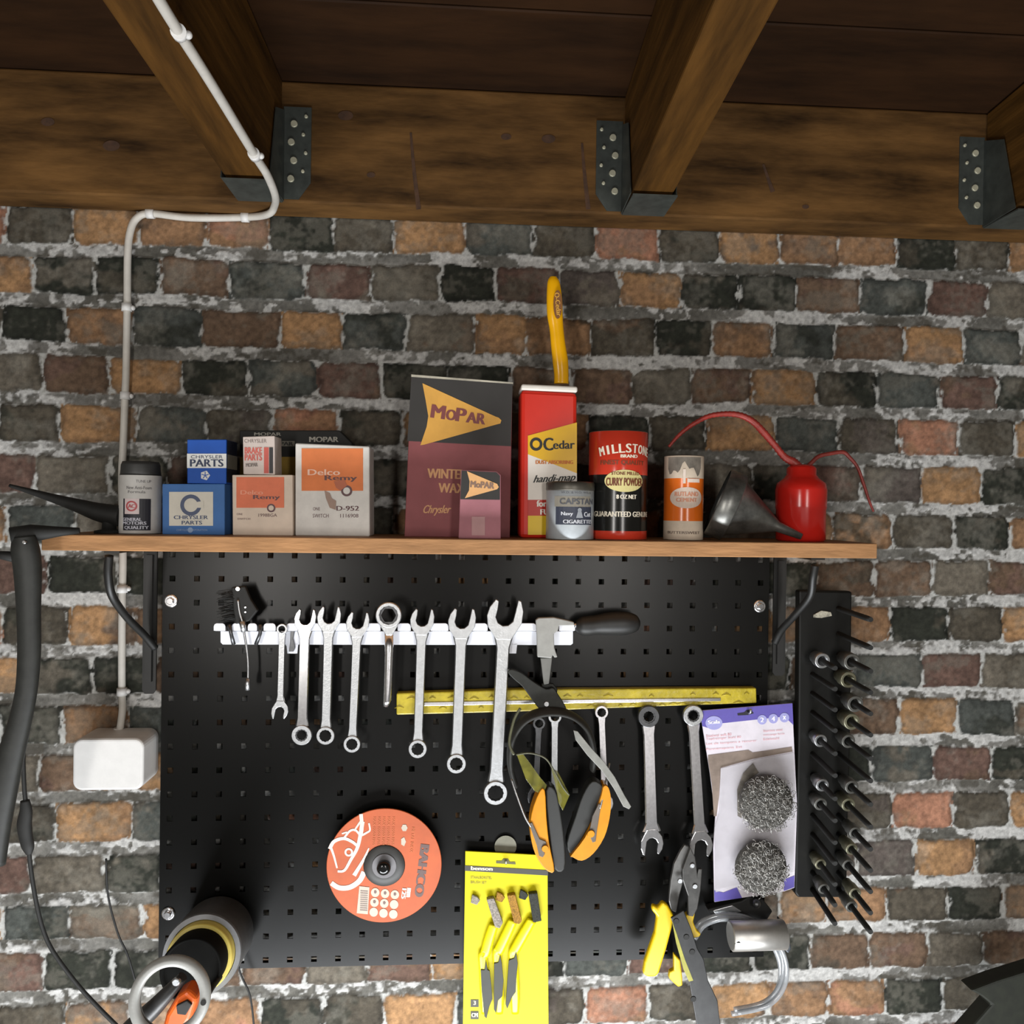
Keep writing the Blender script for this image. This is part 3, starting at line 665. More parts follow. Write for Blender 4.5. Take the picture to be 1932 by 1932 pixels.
dec(a3, 'dark_lettering', ink(112, 56, 30), lambda b: (text(b, 'FINEST QUALITY', 1176, 873, 92, 10, a3.f, bold=.5), text(b, 'CURRY POWDER', 1180, 909, 74, 15, a3.f2, bold=.6), text(b, 'STONE MILLED', 1181, 893, 56, 6, a3.f2, bold=.3)))
ORG = gloss(222, 108, 32)
a4 = tin('worn_can', 'small worn cardboard can in orange and cream with flaking grey top', 'can', 1252, 1327, 858, -.09, [(902, 1), (983, 0), (1012, 1)], [ORG, paper(214, 198, 178, .12), RIM])
dec(a4, 'grey_flaking', paper(120, 112, 102, .35), lambda b: patch(b, lambda u, v: (1256+70*u, 862+(22+9*math.sin(u*9)+6*math.sin(u*23))*v), 16, 4, a4.f))
dec(a4, 'cream_oval', paper(220, 200, 184), lambda b: oval(b, 1296, 939, 34, 20, a4.f))
dec(a4, 'drip_stain', paper(224, 208, 194), lambda b: (rect(b, 1288, 885, 1293, 912, a4.f2, 3), rect(b, 1296, 903, 1322, 910, a4.f2, 5)))
dec(a4, 'lettering', ink(208, 140, 110), lambda b: (text(b, 'RUTLAND', 1296, 932, 46, 8, a4.f2, bold=.5), text(b, 'CEMENT', 1296, 943, 40, 7, a4.f2, bold=.5)))
dec(a4, 'dark_lettering', ink(120, 104, 92), lambda b: text(b, 'BUTTERSWEET', 1291, 1005, 68, 5, a4.f, bold=.4))
# ---------------------------------------------------------- oil can
Yq = -.085; c0 = at(1511, 950, Yq); k = mpp(Yq); RP = gloss(190, 34, 26)
def zq(y): return max(at(1511, y, Yq).z, zs)-zs
t = Thing('oil_can', 'bright red pump oil can with a long curved ribbed spout', 'oil can', (c0.x, Yq, zs))
b = B(); R = 46*k
lathe(b, (c0.x, Yq, zs), [(R*.93, 0), (R, .003), (R, zq(962)), (R*1.03, zq(958)), (R*1.03, zq(952)), (R*1.04, zq(925)), (R*.98, zq(912)), (R*.72, zq(903)), (R*.6, zq(896)), (R*.6, zq(884)), (R*.5, zq(879)), (R*.2, zq(876))], 48)
body = t.part('body', b, RP)
sp = [(1509, 884, 8), (1497, 872, 8), (1480, 862, 6.5), (1460, 838, 6), (1440, 815, 6.5), (1420, 795, 6), (1395, 783, 5.5), (1365, 781, 5), (1335, 786, 4.5), (1305, 802, 4), (1280, 822, 3.3), (1262, 843, 2.5)]
s = smooth_pts([(x, y, r) for x, y, r in sp], 8); b = B()
tube(b, [at(x, y, Yq+.0) for x, y, r in s], [r*k*(1.0+(.14 if i % 2 else -.04)) for i, (x, y, r) in enumerate(s)], 14)
t.part('spout', b, mat('dull_red_spout', (150, 48, 40), .45, var=.2, scale=90), label='dull red ribbed spout')
hd = [(1520, 884, 4.5), (1532, 872, 4), (1545, 861, 4), (1565, 856, 4), (1590, 853, 4), (1602, 862, 3.5), (1618, 882, 3), (1630, 915, 3), (1640, 945, 2.5), (1648, 965, 2)]
s = smooth_pts(hd, 6); b = B(); tube(b, [at(x, y, Yq) for x, y, r in s], [r*k for x, y, r in s], 10); t.part('lever', b, mat('dull_red_lever', (128, 44, 36), .5, var=.2), label='thin dull red thumb lever')
# funnel lying on its side in front of the oil can
t = Thing('funnel', 'dark metal funnel lying on its side between the orange can and the red oil can', 'funnel', at(1400, 1012, -.10)); t.loc.z = zs; t.root.location.z = zs
A = at(1353, 948, -.095); Bp = at(1512, 1011, -.125); A.z = max(A.z, zs+.047); Bp.z = zs+.0065
ax = (Bp-A); Lh = ax.length; ax.normalize()
prof = [(.0515, 0), (.0535, .002), (.0530, .026), (.048, .028), (.044, .030), (.008, Lh*.72), (.0048, Lh), (.0038, Lh), (.007, Lh*.72), (.042, .031), (.050, .004)]
b = B(); lathe(b, A, prof, 44, ax, close=False); zmin = min(v.co.z for v in b.verts)
bmesh.ops.translate(b, verts=b.verts[:], vec=(0, 0, zs+.0005-zmin) if zmin < zs else (0, 0, 0))
t.part('cone', b, mat('oiled_tin_plate', (120, 120, 116), .36, .75, var=.35, scale=30))
# black spouted pump at the left end
Yp = -.09
t = Thing('grease_nozzle', 'black tapered nozzle lying at the left end of the shelf, pointing left', 'nozzle', at(150, 1005, Yp)); t.loc.z = zs; t.root.location.z = zs
s = smooth_pts([(18, 916, 3), (60, 928, 5.5), (110, 943, 9), (150, 955, 13), (185, 966, 17), (215, 972, 19), (228, 974, 19)], 5); b = B()
tube(b, [at(x, y, Yp) for x, y, r in s], [r*mpp(Yp) for x, y, r in s], 16, flat=(1, 1)); t.part('nozzle', b, M_rub)
p = at(206, 990, Yp); b = B(); lathe(b, (p.x, Yp, zs), [(.020, 0), (.020, .004), (.010, .006), (.009, .022), (.009, .03)], 24); t.part('foot', b, M_rub)
# dark gun laid over the left shelf end with its hanging grip
t = Thing('black_tool_grip', 'long black curved tool grip hanging from the left end of the shelf', 'tool', at(52, 1014, -.16))
s = smooth_pts([(45, 1012, 20), (48, 1040, 25), (52, 1075, 24), (54, 1150, 21), (55, 1230, 20), (50, 1300, 19), (38, 1360, 20), (22, 1420, 23), (8, 1480, 25), (-8, 1560, 26), (-16, 1630, 24)], 6); b = B()
tube(b, [at(x, y, -.2) for x, y, r in s], [r*mpp(-.2) for x, y, r in s], 20, flat=(.7, 1)); g_ = t.part('grip', b, mat('soft_black_plastic', (34, 35, 32), .55, var=.2))
b = B(); tube(b, [at(20, 1012, -.2), at(60, 1006, -.19), at(110, 1003, -.185), at(150, 1001, -.18)], [.012, .012, .007, .004], 14); t.part('head', b, M_rub)
b = B(); p = at(57, 1022, -.2)+Vector((0, -.0135, 0)); lathe(b, p, [(.003, 0), (.002, .002)], 12, (0, -1, 0)); t.part('screw', b, M_chrome, g_, 'small bright screw')
b = B(); tube(b, [at(-10, 1045, -.2), at(8, 1048, -.2), at(35, 1052, -.2)], [.004, .006, .008], 10); t.part('trigger', b, M_rub)
# black power cord
t = Thing('power_cord', 'thin black power cord with an inline plug hanging down the left wall', 'cord', at(47, 1530, -.03))
s = smooth_pts([(44, 1398), (44, 1440), (46, 1490), (50, 1530), (56, 1620), (66, 1690), (80, 1750), (100, 1795), (140, 1850), (180, 1895), (230, 1945)], 6); b = B()
tube(b, [at(x, y, -.03) for x, y in s], [3.8*mpp(-.03)]*len(s), 10); t.part('cord', b, M_rub)
s = smooth_pts([(47, 1510, 8), (49, 1530, 11), (46, 1555, 13), (49, 1580, 12), (53, 1598, 11), (55, 1612, 5)], 4); b = B()
tube(b, [at(x, y, -.03) for x, y, r in s], [r*mpp(-.03) for x, y, r in s], 14, flat=(.7, 1)); t.part('plug', b, M_rub)

# ============================================================ TOOL RAIL
YR = -.03
t = Thing('tool_rail', 'white metal tool rail with slots across the upper board', 'tool rail', at(745, 1215, YR))
M_rail = mat('white_enamel_rail', (225, 228, 236), .35, .1, var=.03)
b = slab([(416, 1191), (1081, 1191), (1081, 1214), (1077, 1217), (420, 1216), (416, 1212)], YR+.008, .002, .0004)
P0, P1 = at(416, 1191, YR+.008), at(1081, 1191, YR+.008)
t.part('back_plate', b, M_rail)
for (a, c) in ((403, 425), (437, 455), (467, 485), (497, 520), (540, 565), (585, 609), (630, 656), (690, 718), (750, 775), (812, 846), (890, 920), (972, 1012), (1055, 1085)):
    b = slab([(a, 1182), (a+1.5, 1178), (a+5, 1176), (c-5, 1176), (c-1.5, 1178), (c, 1182), (c, 1190), (a, 1190)], YR, .002, .0005)
    qa, qb = at(a+3, 1190, YR), at(c-2, 1190, YR); bx(b, qa.x, qb.x, YR+.001, YR+.009, qa.z-.0004, qa.z+.0012); t.part('tab', b, M_rail)
for x in (552, 965):
    b = slab([(x-12, 1214), (x+11, 1214), (x+9, 1233), (x-10, 1233)], YR+.008, .002, .0004)
    bx(b, at(x, 1200, 0).x-.006, at(x, 1200, 0).x+.006, YR+.0105, -.0005, at(x, 1205, 0).z-.008, at(x, 1205, 0).z); t.part('mount', b, M_rail)

# ---------------------------------------------------------- wrenches
JAW = [(-.42, -1.15), (-.80, -.62), (-1, -.05), (-.96, .45), (-.74, .95), (-.56, .88), (-.50, .45), (-.50, -.02), (-.30, -.30), (0, -.40), (.30, -.30), (.50, -.02), (.50, .55), (.48, 1.2), (.66, 1.18), (.92, .65), (1, 0), (.80, -.62), (.42, -1.15)]
def wrench(label, ring, jaw, sw, rr, jr, Y=-.0378, m=None, ratchet=False, group='spanners on the white rail', tilt=12, flipj=1, th=.005, ringm=None):
    """ring, jaw: photo centres; sw: shaft widths (ring side, jaw side) px; rr: ring radius px; jr: jaw radius px"""
    m = m or M_satin; k = mpp(Y); R_ = at(*ring, Y); Jc = at(*jaw, Y) if jaw else None
    t = Thing('wrench', label, 'wrench', R_, group)
    d = (Jc-R_); L_ = d.length; d.normalize(); n = Vector((d.z, 0, -d.x))
    a, c = rr*k, jr*k
    b = B(); hexn = 12
    annulus(b, R_+Vector((0, -th*.25, 0)), a, a*(.68 if not ratchet else .62), th*1.5, hexn, 48, notch=.07)
    hd = t.part('ring_end', b, ringm or m)
    if ratchet:
        b = B(); annulus(b, R_+Vector((0, th*.1, 0)), a*.64, a*.5, th*.8, 12, 48, notch=.1); t.part('ratchet_insert', b, M_dsteel, hd)
    # shaft with rounded section
    p0 = R_+d*a*.88; p1 = Jc-d*c*.95; w0, w1 = sw[0]*k/2, sw[1]*k/2
    sec = [(0, 1.25), (.08, 1), (.5, .98), (.92, 1), (1, 1.5)]; b = B(); rings = []
    for u, f_ in sec:
        q = p0.lerp(p1, u); w = (w0+(w1-w0)*u)*f_
        prof = [(-1, .5), (-.82, .12), (.82, .12), (1, .5), (.82, .88), (-.82, .88)]
        rings.append([b.verts.new(q+n*(w*x)+Vector((0, th*y, 0))) for x, y in prof])
    for i in range(len(rings)-1):
        for j in range(6): b.faces.new((rings[i][j], rings[i][(j+1) % 6], rings[i+1][(j+1) % 6], rings[i+1][j]))
    b.faces.new(rings[0]); b.faces.new(rings[-1][::-1]); t.part('shaft', b, m)
    ta = math.radians(tilt)*flipj; b = B(); pts = []
    for x, y in JAW:
        x *= flipj; X = x*math.cos(ta)+y*math.sin(ta) if y > -.7 else x; Yy = -x*math.sin(ta)+y*math.cos(ta) if y > -.7 else y
        pts.append(Jc+n*(X*c)+d*(Yy*c))
    ext(b, pts, (0, th*1.15, 0)); bev(b, min(.0009, c*.08), 2); t.part('open_jaw', b, m)
    return t
wrench('smallest spanner on the rail, ring up and open jaw hanging down', (532, 1187), (528, 1340), (12, 12), 10, 15.5, ratchet=False)
wrench('shiny ratchet spanner, second from the left on the rail, jaw up', (569, 1387), (575, 1171), (19, 19), 19, 20, m=M_chrome, ratchet=True, ringm=M_satin)
wrench('satin spanner hanging jaw up just right of the shiny ratchet spanner', (614, 1388), (620, 1168), (17, 18), 17, 22)
wrench('satin spanner hanging jaw up just left of the upturned ring spanner', (664, 1404), (674, 1178), (15, 17), 16, 21.5)
wrench('satin spanner hanging jaw up just right of the upturned ring spanner', (788, 1413), (796, 1173), (17, 19), 17.5, 22.5)
wrench('chrome spanner with hollow shank hanging left of the largest spanner', (861, 1441), (871, 1176), (20, 21), 18.5, 26, m=M_satin)
wrench('largest spanner on the rail, wide open jaw at the top', (935, 1496), (952, 1168), (26, 25), 23, 34, th=.007)
# ring spanner seen end on
Y = -.05; k = mpp(Y); t = Thing('wrench', 'chrome spanner with its large ring at the top, seen nearly edge on', 'wrench', at(733, 1161, Y), 'spanners on the white rail')
b = B(); annulus(b, at(733, 1161, Y), 24.5*k, 18*k, .008, 12, 48, notch=.04); h = t.part('ring_end', b, M_satin)
b = B(); slab([(714, 1176), (725, 1183), (741, 1183), (753, 1176), (740, 1199), (728, 1199)], Y+.001, .006, .001, bm=b); t.part('neck', b, M_satin)
s = [(734, 1192, 9), (734, 1230, 8.5), (732, 1290, 8), (730, 1322, 7), (727, 1333, 5)]
b = B(); tube(b, [at(x, y, Y+.006) for x, y, r in s], [r*k for x, y, r in s], 12, flat=(.6, 1)); t.part('shaft', b, M_chrome)
b = B(); annulus(b, at(733, 1161, Y+.006), 18.6*k, 14*k, .002, 6, 36, notch=.1); t.part('ratchet_insert', b, M_dsteel, h)
# brush with wire
Y = -.035
t = Thing('bristle_brush', 'small black bristle brush standing above the left end of the rail', 'brush', at(450, 1176, Y))
b = slab([(436, 1108), (462, 1106), (472, 1130), (486, 1152), (470, 1172), (444, 1178), (440, 1150)], Y, .010, .002); blk = t.part('block', b, M_rub)
b = B(); rg = random.Random(3)
for i in range(90):
    yb = 1112+rg.random()*60; xb = 442+rg.random()*8; ln = 22+rg.random()*14
    p = at(xb, yb, Y-rg.random()*.002+.004); q = at(xb-ln, yb+rg.uniform(-3, 5)+3, Y+rg.uniform(-.008, .01)); tube(b, [p, p.lerp(q, .5)+Vector((0, 0, .0008)), q], [.0007, .0006, .0003], 5)
o = t.part('bristles', b, M_rub, blk); o['kind'] = 'stuff'
b = B(); lathe(b, at(449, 1111, Y-.001), [(.004, 0), (.003, .002)], 12, (0, -1, 0))
for y in (1146, 1155): lathe(b, at(463, y, Y-.0005), [(.0019, 0), (.0012, .001)], 10, (0, -1, 0))
t.part('rivets', b, M_chrome, blk, 'bright rivets')
t = Thing('wire_pick', 'thin curved silver pick hanging through the third slot of the rail', 'pick', at(460, 1180, -.036))
s = smooth_pts([(449, 1132), (452, 1155), (457, 1172), (460, 1190), (465, 1220), (468, 1250), (468, 1282)], 5); b = B(); tube(b, [at(x, y, -.036) for x, y in s], [2.2*mpp(-.036)]*len(s), 10); t.part('wire', b, M_satin)
b = B(); tube(b, [at(468, 1280, -.036), at(467, 1290, -.036), at(467, 1302, -.036)], [.003, .0042, .0036], 12); t.part('tip', b, M_satin)
b = B(); tube(b, [at(457, 1172, -.036), at(460, 1192, -.036)], [.005, .004], 12); t.part('ferrule', b, M_satin)
for (xx, lb_) in ((436, 'short grey hex bit tool in the first slot of the rail'), (491, 'short grey rod tool in the fourth gap of the rail')):
    b = B(); x2 = xx+(5 if xx < 450 else -8)
    tube(b, [at(xx-3 if xx < 450 else xx, 1178, -.034), at(xx, 1195, -.034), at(x2, 1216, -.034)], [.0032, .0028, .0032], 10); single('rod_tool', lb_, 'rod', b, M_dsteel, at(xx, 1178, -.034))
b = slab([(548, 1190), (556, 1190), (553, 1205), (557, 1222), (553, 1230), (545, 1230), (547, 1212)], -.026, .003, .0008); single('small_key', 'small dark cranked key on the rail bracket, right of the smallest spanner', 'key', b, M_dsteel, at(552, 1190, -.026))
# grey clamp head over the rail's right end, and black handle
Y = -.05; t = Thing('caliper', 'grey metal caliper hooked over the right end of the rail', 'caliper', at(1035, 1240, Y))
MG = mat('matt_grey_cast', (150, 150, 146), .55, .3, var=.08)
b = slab([(1011, 1170), (1016, 1166), (1045, 1165), (1072, 1171), (1083, 1174), (1084, 1180), (1055, 1181), (1053, 1190), (1045, 1196), (1046, 1222), (1052, 1240), (1046, 1241), (1043, 1236), (1041, 1242), (1014, 1240), (1013, 1200)], Y, .009, .0012); t.part('jaw_block', b, MG)
b = slab([(1020, 1242), (1042, 1241), (1036, 1290), (1026, 1292)], Y+.002, .006, .001); t.part('beam', b, mat('dull_grey_cast', (108, 108, 104), .55, .3, var=.1))
t = Thing('screwdriver', 'black ribbed screwdriver handle pointing right beyond the rail', 'screwdriver', at(1145, 1176, -.03))
s = smooth_pts([(1086, 1180, 9), (1096, 1181, 17), (1108, 1181, 19), (1125, 1179, 19), (1150, 1177, 22), (1180, 1176, 22), (1200, 1176, 16), (1207, 1176, 6)], 4); b = B()
tube(b, [at(x, y, -.028) for x, y, r in s], [r*mpp(-.028) for x, y, r in s], 20); h = t.part('handle', b, mat('worn_black_handle', (26, 26, 25), .5, var=.2))
b = B(); tube(b, [at(1083, 1180, -.028), at(1092, 1180.5, -.028)], .004, 10); t.part('blade', b, M_chrome)

# ============================================================ YELLOW MAGNETIC BAR AND WHAT HANGS FROM IT
YB = -.018
t = Thing('magnetic_bar', 'yellow wrapped magnetic tool bar slanting across the middle of the board', 'tool bar', at(1088, 1330, YB))
MY = mat('yellow_film', (176, 158, 44), .3, var=.18, scale=35, bump=.5, bscale=120)
b = slab([(748, 1308), (980, 1301), (1427, 1298), (1428, 1327), (1300, 1331), (980, 1343), (748, 1349)], YB, .016, .002); t.part('bar', b, MY)
b = slab([(800, 1325), (1000, 1321), (1360, 1317), (1360, 1323), (1000, 1328), (800, 1332)], YB-.0012, .002, .0006)
t.part('steel_strip', b, M_chrome, label='bright steel strip')
b = B(); rg = random.Random(5)
for i in range(34):
    x = 752+i*20+rg.uniform(-5, 5); y = 1327-(x-750)*.014+rg.choice((-9, -7, 8, 10)); w_ = rg.uniform(4, 10)
    P = [at(x-w_, y+1, YB-.0006), at(x, y-1.2, YB-.0018), at(x+w_, y+1, YB-.0006)]; tube(b, P, [.0003, .0009, .0003], 6)
t.part('film_creases', b, MY, label='shiny creases of plastic film')
wrench('chrome ratchet spanner on the yellow bar, second from the right', (1224, 1352), (1231, 1590), (22, 24), 21, 22, Y=-.0255, m=M_chrome, ratchet=True, group='spanners on the yellow bar', tilt=10, ringm=M_dsteel)
wrench('chrome ratchet spanner on the yellow bar beside the purple card', (1308, 1350), (1323, 1594), (20, 22), 20, 23, Y=-.0255, m=M_chrome, ratchet=True, group='spanners on the yellow bar', tilt=10, ringm=M_satin)
wrench('narrow chrome spanner behind the right ear cup', (1135, 1344), (1142, 1515), (13, 14), 13, 16, Y=-.0255, m=M_chrome, group='spanners on the yellow bar', ringm=M_chrome)
wrench('steel spanner behind the ear defender headband', (1047, 1352), (1046, 1508), (13, 14), 13, 16, Y=-.0255, m=M_satin, group='spanners on the yellow bar')
wrench('dull grey spanner left of the others behind the safety glasses', (1017, 1365), (1011, 1500), (12, 13), 12, 15, Y=-.0255, m=M_dsteel, group='spanners on the yellow bar')
# black pliers on top
Y = -.052; t = Thing('pliers', 'black pliers hanging over the middle of the yellow bar', 'pliers', at(1035, 1328, Y))
b = slab(rnd([(958, 1268), (966, 1263), (985, 1270), (1005, 1285), (1030, 1300), (1044, 1298), (1054, 1312), (1068, 1335), (1062, 1345), (1030, 1348), (1015, 1335), (1002, 1318), (985, 1295), (970, 1282)]), Y, .010, .0015); h = t.part('handle', b, mat('dull_black_steel', (40, 41, 38), .45, .5, var=.2))
b = B(); lathe(b, at(1031, 1328, Y-.001), [(.0042, 0), (.0036, .0016)], 16, (0, -1, 0)); t.part('pivot', b, M_satin, label='bright round pivot')
b = slab([(1022, 1290), (1044, 1290), (1052, 1300), (1048, 1340), (1024, 1345)], Y+.011, .006, .001); t.part('jaw', b, mat('dull_black_steel', (40, 41, 38), .45, .5))
# ear defenders
t = Thing('ear_defenders', 'ear defenders with black headband and two orange-yellow cups', 'ear defenders', at(1060, 1640, -.075))
s = [(972, 1480, -.045), (962, 1440, -.05), (966, 1395, -.055), (990, 1358, -.06), (1030, 1343, -.062), (1075, 1348, -.06), (1108, 1375, -.058), (1120, 1415, -.055), (1118, 1450, -.05)]
P = smooth_pts([tuple(at(*q)) for q in s], 6); b = B(); tube(b, P, .0085, 12, flat=(1.7, .55)); t.part('headband', b, mat('black_padded_band', (36, 36, 33), .7, var=.15))
MYO = mat('orange_yellow_plastic', (206, 134, 8), .35, var=.05)
def cup(outer, pad, yk, name):
    b = slab(rnd(outer), -.085, .028, .005, seg=4); c_ = t.part('ear_cup', b, MYO)
    b = slab(rnd(pad), -.078, .024, .005, seg=4); t.part('ear_pad', b, mat('black_cushion', (30, 31, 29), .5, var=.1)); return c_
ca_ = cup([(1018, 1494), (1028, 1492), (1031, 1540), (1036, 1590), (1046, 1644), (1028, 1640), (1010, 1612), (1001, 1575), (1003, 1535)], [(1030, 1492), (1048, 1490), (1058, 1530), (1066, 1590), (1066, 1640), (1047, 1642), (1038, 1590)], 0, 'l')
cb_ = cup([(1139, 1484), (1148, 1486), (1153, 1510), (1150, 1545), (1140, 1580), (1120, 1610), (1098, 1624), (1080, 1617), (1078, 1614), (1104, 1580), (1122, 1540), (1135, 1500)], [(1118, 1474), (1138, 1484), (1134, 1505), (1120, 1542), (1100, 1580), (1078, 1612), (1070, 1590), (1086, 1540), (1100, 1500)], 0, 'r')
MGR = mat('grey_yoke', (96, 88, 80), .5, .2, var=.1)
b = slab([(998, 1554), (1004, 1552), (1018, 1583), (1030, 1588), (1031, 1594), (1024, 1597), (1028, 1612), (1024, 1618), (1017, 1615), (1013, 1596)], -.0875, .003, .0006); t.part('yoke', b, MGR, ca_)
b = slab([(1134, 1520), (1130, 1516), (1118, 1540), (1113, 1565), (1108, 1572), (1114, 1580), (1118, 1590), (1124, 1588), (1126, 1570), (1130, 1545)], -.0875, .003, .0006); t.part('yoke', b, MGR, cb_)
b = B(); lathe(b, at(1028.5, 1601, -.0885), [(.0055, 0), (.0048, .0015)], 20, (0, -1, 0)); t.part('yoke_button', b, MYO, ca_)
b = B(); lathe(b, at(1115, 1573, -.0885), [(.0060, 0), (.0052, .0015)], 20, (0, -1, 0)); t.part('yoke_button', b, MYO, cb_)
for P in ([(965, 1470, -.07), (975, 1500, -.078), (990, 1540, -.084), (1002, 1560, -.087)], [(1150, 1440, -.06), (1142, 1480, -.075), (1136, 1510, -.084), (1132, 1525, -.087)]):
    b = B(); tube(b, smooth_pts([tuple(at(*q)) for q in P], 5), .0016, 8); t.part('wire_arm', b, M_satin)
# safety glasses
t = Thing('safety_glasses', 'scratched safety glasses with amber lenses hung over the headband', 'safety glasses', at(1030, 1430, -.078))
MA = mat('amber_lens', (124, 120, 44), .12, var=.3, scale=60, alpha=.5)
b = slab([(975, 1424), (985, 1420), (1000, 1440), (1020, 1468), (1032, 1482), (1024, 1500), (1008, 1492), (992, 1470)], -.082, .002, .0005); t.part('lens', b, MA)
b = slab([(1040, 1450), (1052, 1455), (1064, 1478), (1075, 1500), (1062, 1530), (1054, 1515), (1048, 1480)], -.080, .002, .0005); t.part('lens', b, MA)
MF = mat('smoky_frame', (88, 88, 66), .3, var=.2, alpha=.8)
b = B(); tube(b, smooth_pts([tuple(at(*q)) for q in ((974, 1424, -.083), (1000, 1421, -.083), (1028, 1430, -.083), (1044, 1452, -.083), (1062, 1485, -.083), (1074, 1500, -.083))], 5), .0014, 8); t.part('brow_bar', b, MF)
b = slab([(1082, 1378), (1090, 1380), (1116, 1412), (1140, 1438), (1160, 1466), (1178, 1500), (1191, 1522), (1187, 1527), (1176, 1522), (1158, 1488), (1136, 1455), (1108, 1425), (1086, 1396)], -.09, .002, .0006); t.part('temple_arm', b, mat('clear_grey_arm', (134, 134, 128), .35, var=.12), label='frosted grey side arm')
b = B(); tube(b, smooth_pts([tuple(at(*q)) for q in ((982, 1336, -.078), (970, 1358, -.079), (961, 1400, -.08), (970, 1424, -.083))], 5), .0022, 8); t.part('temple_arm', b, MF)

# ============================================================ GRINDING DISC
YD = -.022; cD = (725, 1633); kD = mpp(YD); t = Thing('cutting_disc', 'round orange cutting disc printed with a white fish', 'cutting disc', at(725, 1633, 0))
MO = mat('orange_disc_print', (176, 80, 32), .6, var=.1, scale=20)
b = B(); C = at(*cD, YD); lathe(b, C+Vector((0, .003, 0)), [(20*kD, 0), (107*kD, 0), (107*kD, .0028), (106*kD, .003), (20*kD, .003)], 90, (0, -1, 0)); dd = t.part('disc', b, MO)
f = lay(YD); f2 = lay(YD, .0009)
def fish(b):
    stroke(b, [(624, 1598), (630, 1615), (636, 1638)], (5, 3), f)
    stroke(b, [(637, 1644), (650, 1642), (662, 1622), (674, 1600), (680, 1575), (684, 1550)], (4, 8), f)
    stroke(b, [(622, 1602), (630, 1588), (648, 1582), (664, 1588), (674, 1596)], (7, 5), f)
    stroke(b, [(650, 1580), (660, 1568), (670, 1566), (678, 1574)], (4, 4), f)
    stroke(b, [(681, 1536), (683, 1560), (681, 1575)], (7, 6), f)
    stroke(b, [(683, 1576), (692, 1571), (698, 1566), (696, 1553)], (4, 3), f)
    stroke(b, [(668, 1568), (676, 1556), (682, 1548)], (3, 4), f)
    stroke(b, [(625, 1666), (640, 1675), (660, 1674), (678, 1662), (687, 1645)], (9, 10), f)
    stroke(b, [(696, 1600), (686, 1622), (668, 1652)], (2, 8), f)
    stroke(b, [(645, 1573), (655, 1570)], (3, 3), f)
    ring_px(b, 658, 1608, 8, 4.5, f)
dec(t, 'fish_emblem', ink(214, 196, 184), fish, dd)
dec(t, 'barcode_label', ink(192, 170, 154), lambda b: flat(b, [(678, 1672), (697, 1674), (694, 1725), (673, 1723)], f), dd)
dec(t, 'barcode_lines', ink(128, 118, 110), lambda b: [flat(b, [(680-.09*i, 1680+i*4), (694-.09*i, 1681+i*4), (694-.09*i, 1683+i*4), (680-.09*i, 1682+i*4)], f2) for i in range(10)], dd)
dec(t, 'warning_symbols', ink(206, 176, 156), lambda b: [disc_px(b, 708+18.5*i-1.5*j, 1684+18.5*j+i*2, 8, 8.5, f) for i in range(3) for j in range(3)], dd)
dec(t, 'symbol_marks', ink(104, 84, 78), lambda b: [disc_px(b, 708+18.5*i-1.5*j, 1683+18.5*j+i*2, 3, 3.5, f2, 5) for i, j in ((0, 0), (0, 1), (1, 1), (2, 0), (1, 0))], dd)
dec(t, 'lettering', ink(92, 70, 66), lambda b: text(b, 'BAHCO', 796, 1643, 96, 17, f, 97, bold=2.2), dd)
dec(t, 'size_lettering', ink(240, 218, 204), lambda b: (text(b, '125', 762, 1686, 18, 8, f, 97, bold=1), text(b, 'mm', 771, 1684, 16, 7, f, 97, bold=.8)), dd)
dec(t, 'small_print', ink(186, 100, 52), lambda b: [text(b, 'MAX 12250 RPM', 706+9*i, 1568, 52, 5, f, 92) for i in range(5)]+[text(b, 'METAL INOX', 778, 1585, 48, 6, f, 95)], dd)
dec(t, 'diamond_marks', ink(176, 166, 150), lambda b: (disc_px(b, 763, 1562, 6, 7, f, 6), disc_px(b, 761, 1588, 5, 9, f, 5)), dd)
b = B(); lathe(b, C, [(39*kD, 0), (38*kD, .0012), (23*kD, .0014)], 40, (0, -1, 0)); hub = t.part('centre_label', b, mat('dark_hub_label', (36, 34, 31), .5, var=.12))
b = B(); lathe(b, C+Vector((0, -.0012, 0)), [(23*kD, 0), (23*kD, .001), (22*kD, .0014)], 40, (0, -1, 0)); t.part('washer', b, mat('grey_washer', (104, 102, 104), .5, .2, var=.08), hub)
t = Thing('hook', 'small black hook knob through the middle of the orange disc', 'hook', at(725, 1633, YD-.03)); b = B()
lathe(b, (C.x, -.0005, C.z), [(.005, 0), (.0055, .024), (.0105, .025), (.011, .032), (.009, .036), (.004, .037)], 24, (0, -1, 0)); t.part('peg', b, mat('glossy_black', (16, 16, 16), .15, var=.1))
# ============================================================ YELLOW BRUSH CARD
YK = -.013; t = Thing('brush_set_pack', 'yellow blister card holding three small wire brushes', 'card pack', at(955, 1932, YK))
b = slab([(878, 1606), (1033, 1614), (1035, 1960), (873, 1960)], YK, .003, .0004); cd = t.part('card', b, mat('yellow_card', (200, 190, 3), .45, var=.05, scale=12, spec=.2))
f = lay(YK); f2 = lay(YK, .0009)
dec(t, 'black_band', ink(50, 48, 40), lambda b: flat(b, [(877, 1633), (1034, 1642), (1034, 1652), (877, 1643)], f), cd)
dec(t, 'white_lettering', ink(222, 216, 190), lambda b: text(b, 'benson', 909, 1638.5, 40, 7, f2, 2, bold=.7), cd)
dec(t, 'dark_lettering', ink(112, 104, 24), lambda b: (text(b, 'STAALBORSTEL', 908, 1656, 40, 5, f, 2), text(b, 'BRUSH SET', 903, 1665, 30, 5, f, 2)), cd)
